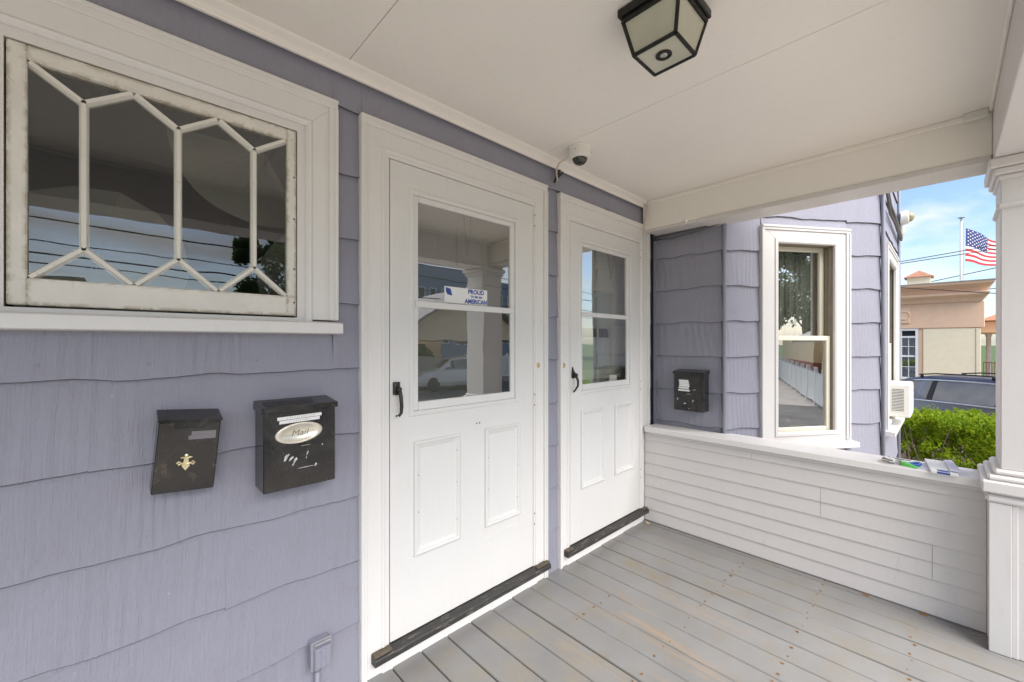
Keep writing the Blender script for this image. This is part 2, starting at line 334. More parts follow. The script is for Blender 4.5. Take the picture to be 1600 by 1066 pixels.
class MB:
    def __init__(s): s.v = []; s.f = []
    def add(s, vs, fs):
        b = len(s.v); s.v += [tuple(x) for x in vs]; s.f += [tuple(i + b for i in f) for f in fs]
    def box(s, P, a0, a1, z0, z1, o0, o1):
        vs = [P(a, z, o) for a in (a0, a1) for z in (z0, z1) for o in (o0, o1)]
        s.add(vs, [(0, 1, 3, 2), (4, 6, 7, 5), (0, 4, 5, 1), (2, 3, 7, 6), (0, 2, 6, 4), (1, 5, 7, 3)]); return s
    def cube(s, x0, x1, y0, y1, z0, z1):
        return s.box(lambda a, z, o: Vector((a, o, z)), x0, x1, z0, z1, y0, y1)
    def frame(s, P, a0, a1, z0, z1, prof, sides=4):   # mitred picture frame: profile of (inset, out)
        loops = []
        for i, o in prof:
            loops.append([P(a0 + i, z0 + i, o), P(a1 - i, z0 + i, o), P(a1 - i, z1 - i, o), P(a0 + i, z1 - i, o)])
        b = len(s.v)
        for lp in loops: s.v += [tuple(x) for x in lp]
        for k in range(len(loops) - 1):
            for j in range(4):
                s.f.append((b + 4 * k + j, b + 4 * k + (j + 1) % 4, b + 4 * k + 4 + (j + 1) % 4, b + 4 * k + 4 + j))
        return s
    def prism(s, P, pts, o0, o1):                     # outline in (s, z) extruded along o
        n = len(pts); vs = [P(a, z, o0) for a, z in pts] + [P(a, z, o1) for a, z in pts]
        s.add(vs, [tuple(range(n)), tuple(range(2 * n - 1, n - 1, -1))] + [(i, (i + 1) % n, n + (i + 1) % n, n + i) for i in range(n)]); return s
    def hprism(s, pts, z0, z1):                       # outline in (x, y) extruded in z
        n = len(pts); vs = [(x, y, z0) for x, y in pts] + [(x, y, z1) for x, y in pts]
        s.add(vs, [tuple(range(n)), tuple(range(2 * n - 1, n - 1, -1))] + [(i, (i + 1) % n, n + (i + 1) % n, n + i) for i in range(n)]); return s
    def tube(s, pts, r, seg=8, caps=True):
        pts = [Vector(p) for p in pts]; n = len(pts); rs = r if isinstance(r, (list, tuple)) else [r] * n
        rings = []
        up = Vector((0, 0, 1)) if abs((pts[-1] - pts[0]).normalized().z) < 0.9 else Vector((1, 0, 0))
        for i, p in enumerate(pts):
            t = (pts[min(i + 1, n - 1)] - pts[max(i - 1, 0)]).normalized()
            a = t.cross(up).normalized(); b = t.cross(a).normalized()
            rings.append([p + (a * math.cos(2 * math.pi * k / seg) + b * math.sin(2 * math.pi * k / seg)) * rs[i] for k in range(seg)])
        vs = [v for rg in rings for v in rg]; fs = []
        for i in range(n - 1):
            for k in range(seg): fs.append((i * seg + k, i * seg + (k + 1) % seg, (i + 1) * seg + (k + 1) % seg, (i + 1) * seg + k))
        if caps: fs += [tuple(range(seg)), tuple(range((n - 1) * seg, n * seg))]
        s.add(vs, fs); return s
    def lathe(s, c, ax, prof, seg=20):                # profile of (along axis, radius)
        c = Vector(c); ax = Vector(ax).normalized()
        u = ax.cross(Vector((0.31, 0.9, 0.2))).normalized(); w = ax.cross(u)
        vs = []; fs = []
        for h, r in prof:
            vs += [c + ax * h + (u * math.cos(2 * math.pi * k / seg) + w * math.sin(2 * math.pi * k / seg)) * max(r, 1e-5) for k in range(seg)]
        for i in range(len(prof) - 1):
            for k in range(seg): fs.append((i * seg + k, i * seg + (k + 1) % seg, (i + 1) * seg + (k + 1) % seg, (i + 1) * seg + k))
        fs += [tuple(range(seg)), tuple(range((len(prof) - 1) * seg, len(prof) * seg))]
        s.add(vs, fs); return s
    def build(s, name, mat, parent=None, bevel=0.0, smooth=False, kind=None, label=None, recalc=True):
        me = bpy.data.meshes.new(name); me.from_pydata(s.v, [], s.f)
        if recalc or bevel:
            bm = bmesh.new(); bm.from_mesh(me)
            if recalc: bmesh.ops.recalc_face_normals(bm, faces=bm.faces)
            if bevel:
                es = [e for e in bm.edges if len(e.link_faces) == 2 and e.calc_face_angle(0) > R(30)]
                bmesh.ops.bevel(bm, geom=es, offset=bevel, segments=1, affect='EDGES', clamp_overlap=True)
            bm.to_mesh(me); bm.free()
        me.materials.append(mat)
        if smooth:
            for p in me.polygons: p.use_smooth = True
        return link(name, me, parent, kind, label)

def link(name, me, parent=None, kind=None, label=None):
    o = bpy.data.objects.new(name, me); C.objects.link(o)
    adopt(o, parent)
    if kind: o['kind'] = kind
    if label: o['label'] = label
    return o
def adopt(o, parent):
    if parent is None: return
    o.parent = parent
    if parent.type == 'EMPTY':
        o.matrix_parent_inverse = Matrix.LocRotScale(parent.location, parent.rotation_euler, None).inverted()
def thing(name, label, cat, loc=(0, 0, 0), group=None):
    o = bpy.data.objects.new(name, None); C.objects.link(o); o.empty_display_size = 0.1; o.location = loc
    return tag(o, label, cat, group)
def tag(o, label, cat, group=None):
    o['label'] = label; o['category'] = cat
    if group: o['group'] = group
    return o
def text(name, body, P, a, z, o, size, mat, parent, xs=1.0, slant=0.0, bold=0.0, rot=0.0):
    cu = bpy.data.curves.new(name, 'FONT'); cu.body = body; cu.size = size; cu.align_x = 'CENTER'; cu.align_y = 'CENTER'
    cu.extrude = 0.0002; cu.shear = slant; cu.offset = bold; cu.resolution_u = 3
    tmp = bpy.data.objects.new(name, cu); C.objects.link(tmp)
    dg = bpy.context.evaluated_depsgraph_get()
    me = bpy.data.meshes.new_from_object(tmp.evaluated_get(dg)); bpy.data.objects.remove(tmp)
    cr, sr = math.cos(rot), math.sin(rot)
    for v in me.vertices:
        x, y = v.co.x * xs, v.co.y
        v.co = P(a + x * cr - y * sr, z + x * sr + y * cr, o + v.co.z)
    me.name = name; me.materials.clear(); me.materials.append(mat)
    return link(name, me, parent)

# ------------------------------------------------------------------ ground and street
GZ = -1.10
def sheet(name, x0, x1, y0, y1, z, mat):
    m = MB(); m.add([(x0, y0, z), (x1, y0, z), (x1, y1, z), (x0, y1, z)], [(0, 1, 2, 3)])
    return m.build(name, mat, kind='structure')
sheet('ground', -600, 600, -600, 600, GZ - 0.012, GRASS)
sheet('gravel_bed', 7.2, 12.0, -6.0, 6.0, GZ - 0.004, GRAVEL)
sheet('bounce_ground', -9.0, 7.2, -7.5, -2.2, GZ - 0.004, PALEC)  # pale ground added to bounce light onto the porch ceiling
sheet('parking_lot', 12.0, 22.9, -60, 40, GZ - 0.004, ASPH)
MB().cube(-60, 12.0, -9.1, -7.5, GZ - 0.1, GZ + 0.03).build('sidewalk', CONC, kind='structure')
sheet('street', -300, 12.0, -16.5, -9.1, GZ - 0.006, ASPH)
sheet('far_driveway', 6.0, 14.0, -30.0, -16.5, GZ - 0.003, CONC)

MB().cube(10.75, 10.92, -6.5, 3.0, GZ, -0.42).build('kerb', GRAVEL, kind='structure')

# ------------------------------------------------------------------ the house
house = thing('house', 'blue-grey shingled house with white trimmed doors and windows and a bay', 'house', (2.2, 2.0, GZ))
ZC0, ZCD = 0.245, 0.2523                         # shingle courses

def shingle(P, a0, a1, z0, z1, wavy, seed, parent, top_hidden):
    rnd = random.Random(seed)
    ph = [rnd.uniform(0, 6.28) for _ in range(3)]; am = [0.0038, 0.0026, 0.0016]; fr = [14.0, 23.0, 41.0]
    n = max(2, int(round((a1 - a0) / 0.042))); dz = rnd.uniform(-0.002, 0.002); do = rnd.uniform(0, 0.0007)
    def w(a): return (sum(am[k] * math.sin(fr[k] * a + ph[k]) for k in range(3)) + dz) if wavy else 0.0
    m = MB()
    for i in range(n + 1):
        a = a0 + (a1 - a0) * i / n; zz = z0 + w(a)
        t = (0.5 + 0.5 * math.sin(fr[0] * a + ph[0])) * 0.0008
        m.v += [tuple(P(a, zz + 0.003, -0.020)), tuple(P(a, zz, -0.0098 + do + t)), tuple(P(a, zz + 0.0018, -0.0083 + do + t)), tuple(P(a, z1 + (0.015 if top_hidden else 0), -0.0200 + do * 0.3))]
    for i in range(n):
        b = 4 * i
        for k in range(3): m.f.append((b + k, b + 4 + k, b + 5 + k, b + 1 + k))
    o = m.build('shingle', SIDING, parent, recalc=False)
    o.data.materials.append(GRIME_SHADE)
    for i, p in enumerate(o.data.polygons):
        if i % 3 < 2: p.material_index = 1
    return o

def shingle_wall(P, a0, a1, ztop, blocks, parent, k0=-1, zmin=-0.3, length=0.92, off=0.0, seed=0):
    k = k0
    while True:
        z0 = ZC0 + ZCD * k; z1 = z0 + ZCD
        if z0 >= ztop - 0.02: break
        zt = min(z1, ztop)
        cuts = {a0, a1}
        for b in blocks:
            for e in b[:2]:
                if a0 < e < a1: cuts.add(e)
        cuts = sorted(cuts)
        for c0, c1 in zip(cuts[:-1], cuts[1:]):
            mid = (c0 + c1) / 2; segs = [(max(z0, zmin), zt)]
            for b in blocks:
                if b[0] <= mid <= b[1]:
                    ns = []
                    for q0, q1 in segs:
                        if b[3] <= q0 or b[2] >= q1: ns.append((q0, q1)); continue
                        if b[2] - q0 > 0.012: ns.append((q0, b[2]))
                        if q1 - b[3] > 0.012: ns.append((b[3], q1))
                    segs = ns
            for q0, q1 in segs:
                x = c0; j = off + (k % 3) * 0.31
                ends = [c0]
                e = a0 + ((math.floor((c0 - a0 - j) / length) + 1) * length + j)
                while e < c1 - 0.05:
                    if e > c0 + 0.05: ends.append(e)
                    e += length
                ends.append(c1)
                for i in range(len(ends) - 1):
                    shingle(P, ends[i], ends[i + 1], q0, q1, abs(q0 - z0) < 1e-6, seed * 1000 + k * 37 + i * 7 + int((c0 + 5) * 50), parent, q1 > z1 - 1e-6)
        k += 1

# front wall sheathing with its openings
fw = MB()
OPEN = [(-0.23, 0.50, 1.43, 2.17), (0.81, 1.70, 0.06, 2.14), (2.00, 2.885, 0.06, 2.12)]
xs = sorted({-2.4, 3.068} | {e for b in OPEN for e in b[:2]})
for x0, x1 in zip(xs[:-1], xs[1:]):
    hit = [b for b in OPEN if b[0] <= (x0 + x1) / 2 <= b[1]]
    if hit:
        fw.box(MAIN, x0, x1, GZ, hit[0][2], -0.16, -0.021); fw.box(MAIN, x0, x1, hit[0][3], 5.2, -0.16, -0.021)
    else: fw.box(MAIN, x0, x1, GZ, 5.2, -0.16, -0.021)
front_wall = fw.build('front_wall', BACK, house)
shingle_wall(MAIN, -1.9, 3.045, 2.423, [(-0.345, 0.592, 1.393, 2.262), (0.703, 1.792, -1, 2.252), (1.922, 2.98, -1, 2.245)], front_wall, -1, -0.02, seed=1)
# second storey above the porch roof
shingle_wall(MAIN, -2.4, 3.07, 5.2, [], front_wall, 10, 2.7, seed=9)

nh = MB(); rn_ = random.Random(17)
for kk in range(0, 5):
    zz = ZC0 + ZCD * kk + 0.035
    for a in [-0.15 + 0.235 * q for q in range(4)]:
        nh.lathe(MAIN(a + rn_.uniform(-0.03, 0.03), zz + rn_.uniform(-0.008, 0.008), -0.0096), (0, -1, 0), [(0, 0.0036), (0.0012, 0.003), (0.0016, 0.0)], 7)
nh.build('nail_heads', SIDE_T, front_wall, kind='stuff')
side_wall = MB().box(SIDE, -0.15, 0.527, GZ, 5.2, -0.16, -0.021).build('side_wall', BACK, house)
shingle_wall(SIDE, 0.0, 0.524, 5.2, [], side_wall, -5, GZ + 0.3, length=3.0, seed=2)

bw = MB()
for a0, a1, z0, z1 in ((0, 0.40, GZ, 5.2), (0.95, 1.357, GZ, 5.2), (0.40, 0.95, GZ, 0.62), (0.40, 0.95, 2.10, 5.2)): bw.box(BAY, a0, a1, z0, z1, -0.12, -0.021)
bay_wall = bw.build('bay_wall', BACK, house)
shingle_wall(BAY, 0.012, 1.345, 5.2, [(0.305, 1.035, 0.60, 2.188)], bay_wall, -5, GZ + 0.3, off=0.45, seed=3)
bf = MB()
for a0, a1, z0, z1 in ((0, 0.36, GZ, 5.2), (1.13, 1.49, GZ, 5.2), (0.36, 1.13, GZ, 0.62), (0.36, 1.13, 2.08, 5.2)): bf.box(FRONT, a0, a1, z0, z1, -0.12, -0.021)
bay_front = bf.build('bay_front_wall', BACK, house)
shingle_wall(FRONT, 0.012, 1.478, 5.2, [(0.25, 1.24, 0.60, 2.16)], bay_front, -5, GZ + 0.3, length=2.0, off=1.2, seed=4)
bay_far = MB().box(BAY2, 0, 1.357, GZ, 5.2, -0.12, -0.021).build('bay_far_wall', BACK, house)
shingle_wall(BAY2, 0.012, 1.357, 5.2, [], bay_far, -5, GZ + 0.3, seed=5)
for q in (BAY(0, 0), BAY(1.357, 0), FRONT(1.49, 0)):
    MB().tube([q + Vector((0, 0, GZ + 0.25)), q + Vector((0, 0, 5.2))], 0.013, 8).build('corner_strip', SIDE_T, house, smooth=True)
MB().box(SIDE, 0.0, 0.02, 0.72, 2.3, -0.02, 0.004).build('corner_strip', SIDE_T, house)
# remaining house body (not in view, keeps light and reflections right)
q2 = BAY2(1.357, 0)
MB().cube(q2.x, 9.0 - 0.4, q2.y + 0.02, q2.y + 0.15, GZ, 5.2).build('front_wall', SIDE_T, house)
MB().cube(8.6, 8.72, q2.y + 0.02, 9.0, GZ, 5.2).build('end_wall', SIDE_T, house)
MB().cube(-2.52, -2.4, 0.02, 9.0, GZ, 5.2).build('end_wall', SIDE_T, house)
MB().cube(-2.52, 8.72, 9.0, 9.12, GZ, 5.2).build('rear_wall', SIDE_T, house)
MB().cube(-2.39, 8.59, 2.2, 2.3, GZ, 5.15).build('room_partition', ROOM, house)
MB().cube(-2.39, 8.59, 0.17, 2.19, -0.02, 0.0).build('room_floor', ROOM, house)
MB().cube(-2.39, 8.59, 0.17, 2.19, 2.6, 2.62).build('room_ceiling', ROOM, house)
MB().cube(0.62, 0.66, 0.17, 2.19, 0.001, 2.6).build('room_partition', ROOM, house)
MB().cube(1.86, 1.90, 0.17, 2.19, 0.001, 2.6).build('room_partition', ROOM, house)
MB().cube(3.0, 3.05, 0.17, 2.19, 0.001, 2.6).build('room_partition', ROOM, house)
rf = MB(); rf.prism(Plane((-2.9, 9.6), (0, -1)), [(-0.3, 5.2), (10.6, 5.2), (10.6, 5.32), (5.0, 8.4), (-0.3, 5.32)], -12.1, 0.0)
rf.build('roof', ROOFG, house)

# cornice moulding between wall and porch ceiling
CZ = 2.425
prof = [(0.0, 2.386), (0.010, 2.386), (0.014, 2.392), (0.014, 2.398), (0.022, 2.404), (0.034, 2.410), (0.046, 2.416), (0.048, CZ - 0.001), (0.0, CZ - 0.001)]
m = MB(); m.prism(Plane((-1.9, 0), (0, -1)), prof, -4.80, 0.0)
m.build('cornice_moulding', CEIL, house)

# ---- leaded-pattern window -------------------------------------------------
win = MB()
SA0, SA1, SZ0, SZ1 = -0.204, 0.4645, 1.452, 2.118
GA0, GA1, GZ0, GZ1 = -0.170, 0.436, 1.522, 2.080
win.box(MAIN, SA0, GA0, SZ0, SZ1, -0.055, -0.018); win.box(MAIN, GA1, SA1, SZ0, SZ1, -0.055, -0.018)
win.box(MAIN, GA0, GA1, SZ0, GZ0, -0.055, -0.018); win.box(MAIN, GA0, GA1, GZ1, SZ1, -0.055, -0.018)
SASHW = sash_paint('peeling_sash_paint', (0.80, 0.765, 0.70), (SA0, SA1, SZ0, SZ1), (GA0, GA1, GZ0, GZ1))
window1 = win.build('window', SASHW, house, 0.003, label='wide fixed window with white muntins forming tall hexagons and peeling paint')
Pp = (GA1 - GA0) / 3.0
VT, VB = 2.012, 1.612
VX = [GA0 + Pp * (k + 0.5) for k in range(3)]; RX = [GA0 + Pp * k for k in range(4)]
def bar(name, p, q, w=0.0105, parent=window1, mat=OLDW, o0=-0.047, o1=-0.022, P=MAIN):
    d = Vector((q[0] - p[0], q[1] - p[1])).normalized(); nn = Vector((-d.y, d.x))
    m = MB(); A = [(p[0] + nn.x * w * k, p[1] + nn.y * w * k) for k in (-1, -0.45, 0.45, 1)]; B = [(q[0] + nn.x * w * k, q[1] + nn.y * w * k) for k in (-1, -0.45, 0.45, 1)]
    oo = [o0 + 0.006, o1, o1, o0 + 0.006]
    vs = [P(a, z, o) for (a, z), o in zip(A, oo)] + [P(a, z, o) for (a, z), o in zip(B, oo)] + [P(A[0][0], A[0][1], o0), P(A[3][0], A[3][1], o0), P(B[0][0], B[0][1], o0), P(B[3][0], B[3][1], o0)]
    m.add(vs, [(0, 1, 5, 4), (1, 2, 6, 5), (2, 3, 7, 6), (3, 9, 11, 7), (9, 8, 10, 11), (8, 0, 4, 10), (0, 8, 9, 3, 2, 1), (4, 5, 6, 7, 11, 10)])
    return m.build(name, mat, parent)
for k, x in enumerate(VX):
    bar('muntin', (x, VB - 0.004), (x, VT + 0.004))
    for dx, rx in ((-1, RX[k]), (1, RX[k + 1])):
        bar('muntin', (x, VT), (rx - dx * 0.004, GZ1 - 0.002)); bar('muntin', (x, VB), (rx - dx * 0.004, GZ0 + 0.002))
# panes: the four tall lights, three top and three bottom triangles
def pane(name, pts, P, o, parent, mat, th=0.003):
    return MB().prism(P, pts, o - th, o).build(name, mat, parent)
tall = [[(GA0, GZ0), (VX[0], VB), (VX[0], VT), (GA0, GZ1)],
        [(VX[0], VB), (RX[1], GZ0), (VX[1], VB), (VX[1], VT), (RX[1], GZ1), (VX[0], VT)],
        [(VX[1], VB), (RX[2], GZ0), (VX[2], VB), (VX[2], VT), (RX[2], GZ1), (VX[1], VT)],
        [(VX[2], VB), (GA1, GZ0), (GA1, GZ1), (VX[2], VT)]]
for t_ in tall: pane('pane', t_, MAIN, -0.036, window1, GLASS_O)
for k in range(3):
    pane('pane', [(RX[k], GZ0), (RX[k + 1], GZ0), (VX[k], VB)], MAIN, -0.036, window1, GLASS_O)
    pane('pane', [(RX[k], GZ1), (VX[k], VT), (RX[k + 1], GZ1)], MAIN, -0.036, window1, GLASS_O)
# jamb, casing and sill
m = MB()
m.frame(MAIN, -0.254, 0.514, 1.400, 2.168, [(0.0, 0.0), (0.006, 0.003), (0.012, 0.0), (0.020, -0.008), (0.020, -0.018), (0.046, -0.019), (0.046, -0.06)])
m.build('inner_stop', WHITE, window1)
for pts in ([(-0.345, 1.44), (-0.262, 1.44), (-0.262, 2.168), (-0.345, 2.2505)], [(0.514, 1.44), (0.596, 1.44), (0.596, 2.2505), (0.514, 2.168)], [(-0.345, 2.2505), (-0.262, 2.168), (0.514, 2.168), (0.596, 2.2505)]):
    MB().prism(MAIN, pts, -0.020, 0.0).build('casing', WHITE, window1, 0.0015)
bb = MB()
bb.box(MAIN, 0.572, 0.604, 1.44, 2.2375, 0.0, 0.009); bb.box(MAIN, 0.590, 0.604, 1.44, 2.2375, 0.009, 0.014)
bb.box(MAIN, -0.36, 0.604, 2.2375, 2.272, -0.020, 0.009); bb.box(MAIN, -0.36, 0.604, 2.258, 2.272, 0.009, 0.014)
bb.build('back_band', WHITE, window1, 0.002)
m = MB(); m.prism(Plane((-0.42, 0), (0, -1)), [(-0.05, 1.4345), (0.0, 1.4345), (0.032, 1.428), (0.034, 1.390), (-0.02, 1.387), (-0.05, 1.388)], -1.034, 0.0)
m.build('sill', WHITE, window1, 0.002)
for zz in (1.50, 1.62, 1.80, 1.95):
    MB().lathe(MAIN(0.457, zz, -0.0185), (0, -1, 0), [(0, 0.0035), (0.0015, 0.003)], 8).build('nail', IRON, window1)
# drapes behind the old panes
cur = MB()
def swag(ac, zc, r0, r1, t0, t1, o):
    n = 14
    for i in range(n + 1):
        t = R(t0 + (t1 - t0) * i / n)
        for rr in (r0, r1): cur.v.append(tuple(MAIN(ac + rr * math.cos(t), zc + rr * math.sin(t), o + 0.01 * math.sin(6 * t))))
    b = len(cur.v) - 2 * (n + 1)
    for i in range(n): cur.f.append((b + 2 * i, b + 2 * i + 2, b + 2 * i + 3, b + 2 * i + 1))
swag(-0.05, 1.62, 0.005, 0.24, 0, 360, -0.30); swag(0.42, 2.12, 0.01, 0.30, 180, 300, -0.28); swag(0.66, 1.60, 0.01, 0.26, 60, 200, -0.29)
cur.build('drape', CLOTH, house)

# ---- two storm doors -------------------------------------------------------
def door_set(x0, x1, zt, zb, cas_l, cas_r, cas_t, sash, mid, panels, label, hinges, right_cas, flat_r):
    # frame: casings, bead, threshold, kick board
    jm = MB(); jm.box(MAIN, x0 - 0.030, x0 - 0.004, 0.06, zt + 0.004, -0.10, -0.002); jm.box(MAIN, x1 + 0.004, x1 + 0.022, 0.06, zt + 0.004, -0.10, -0.002)
    jm.box(MAIN, x0 - 0.030, x1 + 0.022, zt + 0.004, zt + 0.028, -0.10, -0.002)
    fr = jm.build('door_frame', WHITE, house, 0.002)
    il, ir, it = x0 - 0.0305, x1 + 0.0225, zt + 0.0285
    for pts in ([(cas_l, -0.0), (il, -0.0), (il, it), (cas_l, cas_t)], [(ir, 0.0), (cas_r, 0.0), (cas_r, cas_t), (ir, it)], [(cas_l, cas_t), (il, it), (ir, it), (cas_r, cas_t)]):
        MB().prism(MAIN, pts, -0.021, 0.0).build('casing', WHITE, fr, 0.0015)
    b = MB(); b.box(MAIN, cas_l, cas_l + 0.026, 0.0, cas_t - 0.0355, 0.0, 0.009); b.box(MAIN, cas_l, cas_l + 0.012, 0.0, cas_t - 0.0355, 0.009, 0.014)
    if flat_r: b.box(MAIN, cas_r - 0.026, cas_r, 0.0, cas_t - 0.0355, 0.0, 0.009); b.box(MAIN, cas_r - 0.012, cas_r, 0.0, cas_t - 0.0355, 0.009, 0.014)
    b.box(MAIN, cas_l, cas_r, cas_t - 0.0355, cas_t, 0.0, 0.009); b.box(MAIN, cas_l, cas_r, cas_t - 0.014, cas_t, 0.009, 0.014)
    b.build('back_band', WHITE, fr, 0.002)
    s = MB(); s.frame(MAIN, il + 0.002, ir - 0.002, 0.0, it - 0.002, [(-0.012, 0.0002), (-0.009, 0.005), (-0.002, 0.006), (0.004, 0.003), (0.006, -0.002)]); s.build('bead', WHITE, fr)
    MB().box(MAIN, il, ir, 0.0, 0.056, -0.021, 0.003).build('kick_board', WHITE, fr, 0.001)
    t = MB(); t.prism(Plane((cas_l + 0.045, 0), (0, -1)), [(-0.06, 0.061), (0.036, 0.061), (0.039, 0.064), (0.039, 0.084), (0.035, 0.089), (0.004, 0.097), (-0.06, 0.097)], -(right_cas - cas_l - 0.045), 0.0)
    t.build('threshold', SILL_B, fr)
    for e0, e1 in ((cas_l + 0.046, x0 - 0.006), (x1 + 0.004, right_cas - 0.001)):
        MB().box(MAIN, e0, e1, 0.0925, 0.103, 0.0015, 0.032).build('threshold_block', BLOCK, fr, 0.002)
    # the leaf
    sa0, sa1, sz0, sz1 = sash
    d = MB(); o0, o1 = -0.036, -0.004
    d.box(MAIN, x0, sa0, zb, zt, o0, o1); d.box(MAIN, sa1, x1, zb, zt, o0, o1); d.box(MAIN, sa0, sa1, zb, sz0, o0, o1); d.box(MAIN, sa0, sa1, sz1, zt, o0, o1)
    door = d.build('door', WHITE_D, house, label=label)
    k = MB(); k.frame(MAIN, sa0 - 0.022, sa1 + 0.022, sz0 - 0.022, sz1 + 0.022, [(0, -0.0038), (0.004, 0.0005), (0.016, 0.002), (0.021, -0.001), (0.022, -0.012)]); k.build('glazing_bead', WHITE_D, door)
    # sash frame, meeting rail and panes
    wv = 0.028
    f = MB(); f.box(MAIN, sa0, sa0 + wv, sz0, sz1, -0.030, -0.010); f.box(MAIN, sa1 - wv, sa1, sz0, sz1, -0.030, -0.010)
    f.box(MAIN, sa0 + wv, sa1 - wv, sz0, sz0 + 0.038, -0.030, -0.008); f.box(MAIN, sa0 + wv, sa1 - wv, sz1 - 0.024, sz1, -0.030, -0.010)
    f.build('sash', WHITE_D, door, 0.003)
    MB().box(MAIN, sa0 + 0.012, sa1 - 0.012, mid - 0.014, mid + 0.014, -0.026, -0.002).build('meeting_rail', WHITE_D, door, 0.003)
    a0, a1 = sa0 + wv, sa1 - wv
    pane('pane', [(a0, sz0 + 0.038), (a1, sz0 + 0.038), (a1, mid - 0.010), (a0, mid - 0.010)], MAIN, -0.018, door, GLASS)
    pane('pane', [(a0, mid + 0.010), (a1, mid + 0.010), (a1, sz1 - 0.024), (a0, sz1 - 0.024)], MAIN, -0.022, door, GLASS)
    # raised panel mouldings and painted-over strap hinges
    for pa0, pa1, pz0, pz1 in panels:
        q = MB(); q.frame(MAIN, pa0, pa1, pz0, pz1, [(0, -0.0042), (0.001, 0.006), (0.009, 0.011), (0.014, 0.006), (0.019, 0.0055), (0.021, 0.001), (0.030, -0.0015), (0.034, -0.0042)]); q.build('panel_moulding', WHITE_D, door)
        for sx, sz in ((pa1 - 0.018, 0.15), (pa1 - 0.018, 0.45), (pa1 - 0.018, 0.8), (pa0 + 0.02, 0.3), (pa0 + 0.02, 0.62)):
            MB().lathe(MAIN(sx, pz1 - (pz1 - pz0) * sz, 0.003), (0, -1, 0), [(0, 0.0035), (0.0014, 0.003)], 8).build('screw', IRON, door)
    for hz in hinges:
        h = MB(); h.prism(MAIN, [(x1 - 0.002, hz - 0.020), (x1 - 0.002, hz + 0.020), (x1 - 0.30, hz + 0.006), (x1 - 0.30, hz + 0.015), (x1 - 0.345, hz), (x1 - 0.30, hz - 0.015), (x1 - 0.30, hz - 0.006)], -0.0042, -0.0022); h.build('strap_hinge', WHITE_D, door)
        for dz in (-0.03, 0.03): MB().lathe(MAIN(x1 + 0.010, hz + dz, -0.001), (0, -1, 0), [(0, 0.004), (0.0015, 0.003)], 8).build('screw', IRON, fr)
    return door, fr

d1, f1 = door_set(0.822, 1.688, 2.124, 0.102, 0.693, 1.800, 2.266, (0.932, 1.552, 1.056, 2.004), 1.526,
                  [(0.932, 1.180, 0.422, 0.924), (1.334, 1.580, 0.426, 0.924)], 'first storm door with a PROUD TO BE AN AMERICAN sticker on its upper pane', (2.045, 1.035, 0.365), 1.795, True)
d2, f2 = door_set(2.022, 2.862, 2.108, 0.104, 1.912, 2.990, 2.256, (2.128, 2.724, 1.050, 2.000), 1.540,
                  [(2.126, 2.378, 0.425, 0.924), (2.514, 2.758, 0.430, 0.924)], 'second storm door in the porch corner, a beaded chain behind its glass', (2.03, 1.035, 0.365), 2.925, True)
# lock cylinders on the casing between the doors
for f_, x, z in ((f1, 1.722, 1.228), (f2, 1.950, 1.219)):
    MB().lathe(MAIN(x, z, -0.001), (0, -1, 0), [(0, 0.015), (0.006, 0.014), (0.010, 0.008), (0.011, 0.0)], 16).build('lock_cylinder', BRASS, f_, smooth=True)
# handles
h = MB(); h.prism(MAIN, [(0.834, 1.190), (0.862, 1.190), (0.862, 1.142), (0.850, 1.134), (0.834, 1.138)], -0.004, 0.008)
h.lathe(MAIN(0.853, 1.160, 0.006), (0, -1, 0), [(0, 0.011), (0.014, 0.011), (0.020, 0.008), (0.022, 0.0)], 14)
h.tube([MAIN(0.853, 1.156, 0.018), MAIN(0.855, 1.13, 0.028), MAIN(0.857, 1.09, 0.030), MAIN(0.856, 1.062, 0.028), MAIN(0.848, 1.051, 0.026), MAIN(0.834, 1.052, 0.026)], [0.009, 0.0085, 0.008, 0.007, 0.006, 0.006], 8)
h.build('handle', IRON, d1, 0.001, True)
h = MB(); h.prism(MAIN, [(2.034, 1.136), (2.034, 1.176), (2.040, 1.206), (2.050, 1.182), (2.062, 1.172), (2.062, 1.134)], -0.004, 0.006)
h.lathe(MAIN(2.052, 1.156, 0.004), (0, -1, 0), [(0, 0.012), (0.016, 0.012), (0.024, 0.009), (0.026, 0.0)], 14)
h.tube([MAIN(2.052, 1.15, 0.02), MAIN(2.055, 1.12, 0.032), MAIN(2.053, 1.09, 0.032), MAIN(2.047, 1.07, 0.022), MAIN(2.042, 1.05, 0.008)], [0.008, 0.008, 0.007, 0.006, 0.005], 8)
h.build('handle', IRON, d2, 0.001, True)
for dx in (0.0, 0.018): MB().lathe(MAIN(1.285 + dx, 0.957, -0.0045), (0, -1, 0), [(0, 0.0042), (0.0012, 0.004)], 8).build('screw_hole', INK, d1)
# sticker on the upper pane
st = MB().box(MAIN, 1.105, 1.366, 1.545, 1.622, -0.0215, -0.0205).build('sticker', LABEL, d1)
# (children of the sticker would be a fourth level, so its print hangs on the door as well)
m = MB(); m.prism(MAIN, [(1.112, 1.618), (1.140, 1.612), (1.150, 1.580), (1.122, 1.584), (1.113, 1.597)], -0.0205, -0.0202); m.build('sticker_print', BLUE, d1)
text('sticker_print', 'PROUD', MAIN, 1.294, 1.606, -0.0202, 0.030, BLUE, d1, 1.0, bold=0.0012)
text('sticker_print', 'TO BE AN', MAIN, 1.296, 1.5825, -0.0202, 0.0155, BLUE, d1, 1.05, bold=0.0007)
text('sticker_print', 'AMERICAN', MAIN, 1.294, 1.5585, -0.0202, 0.029, BLUE, d1, 0.98, bold=0.0012)

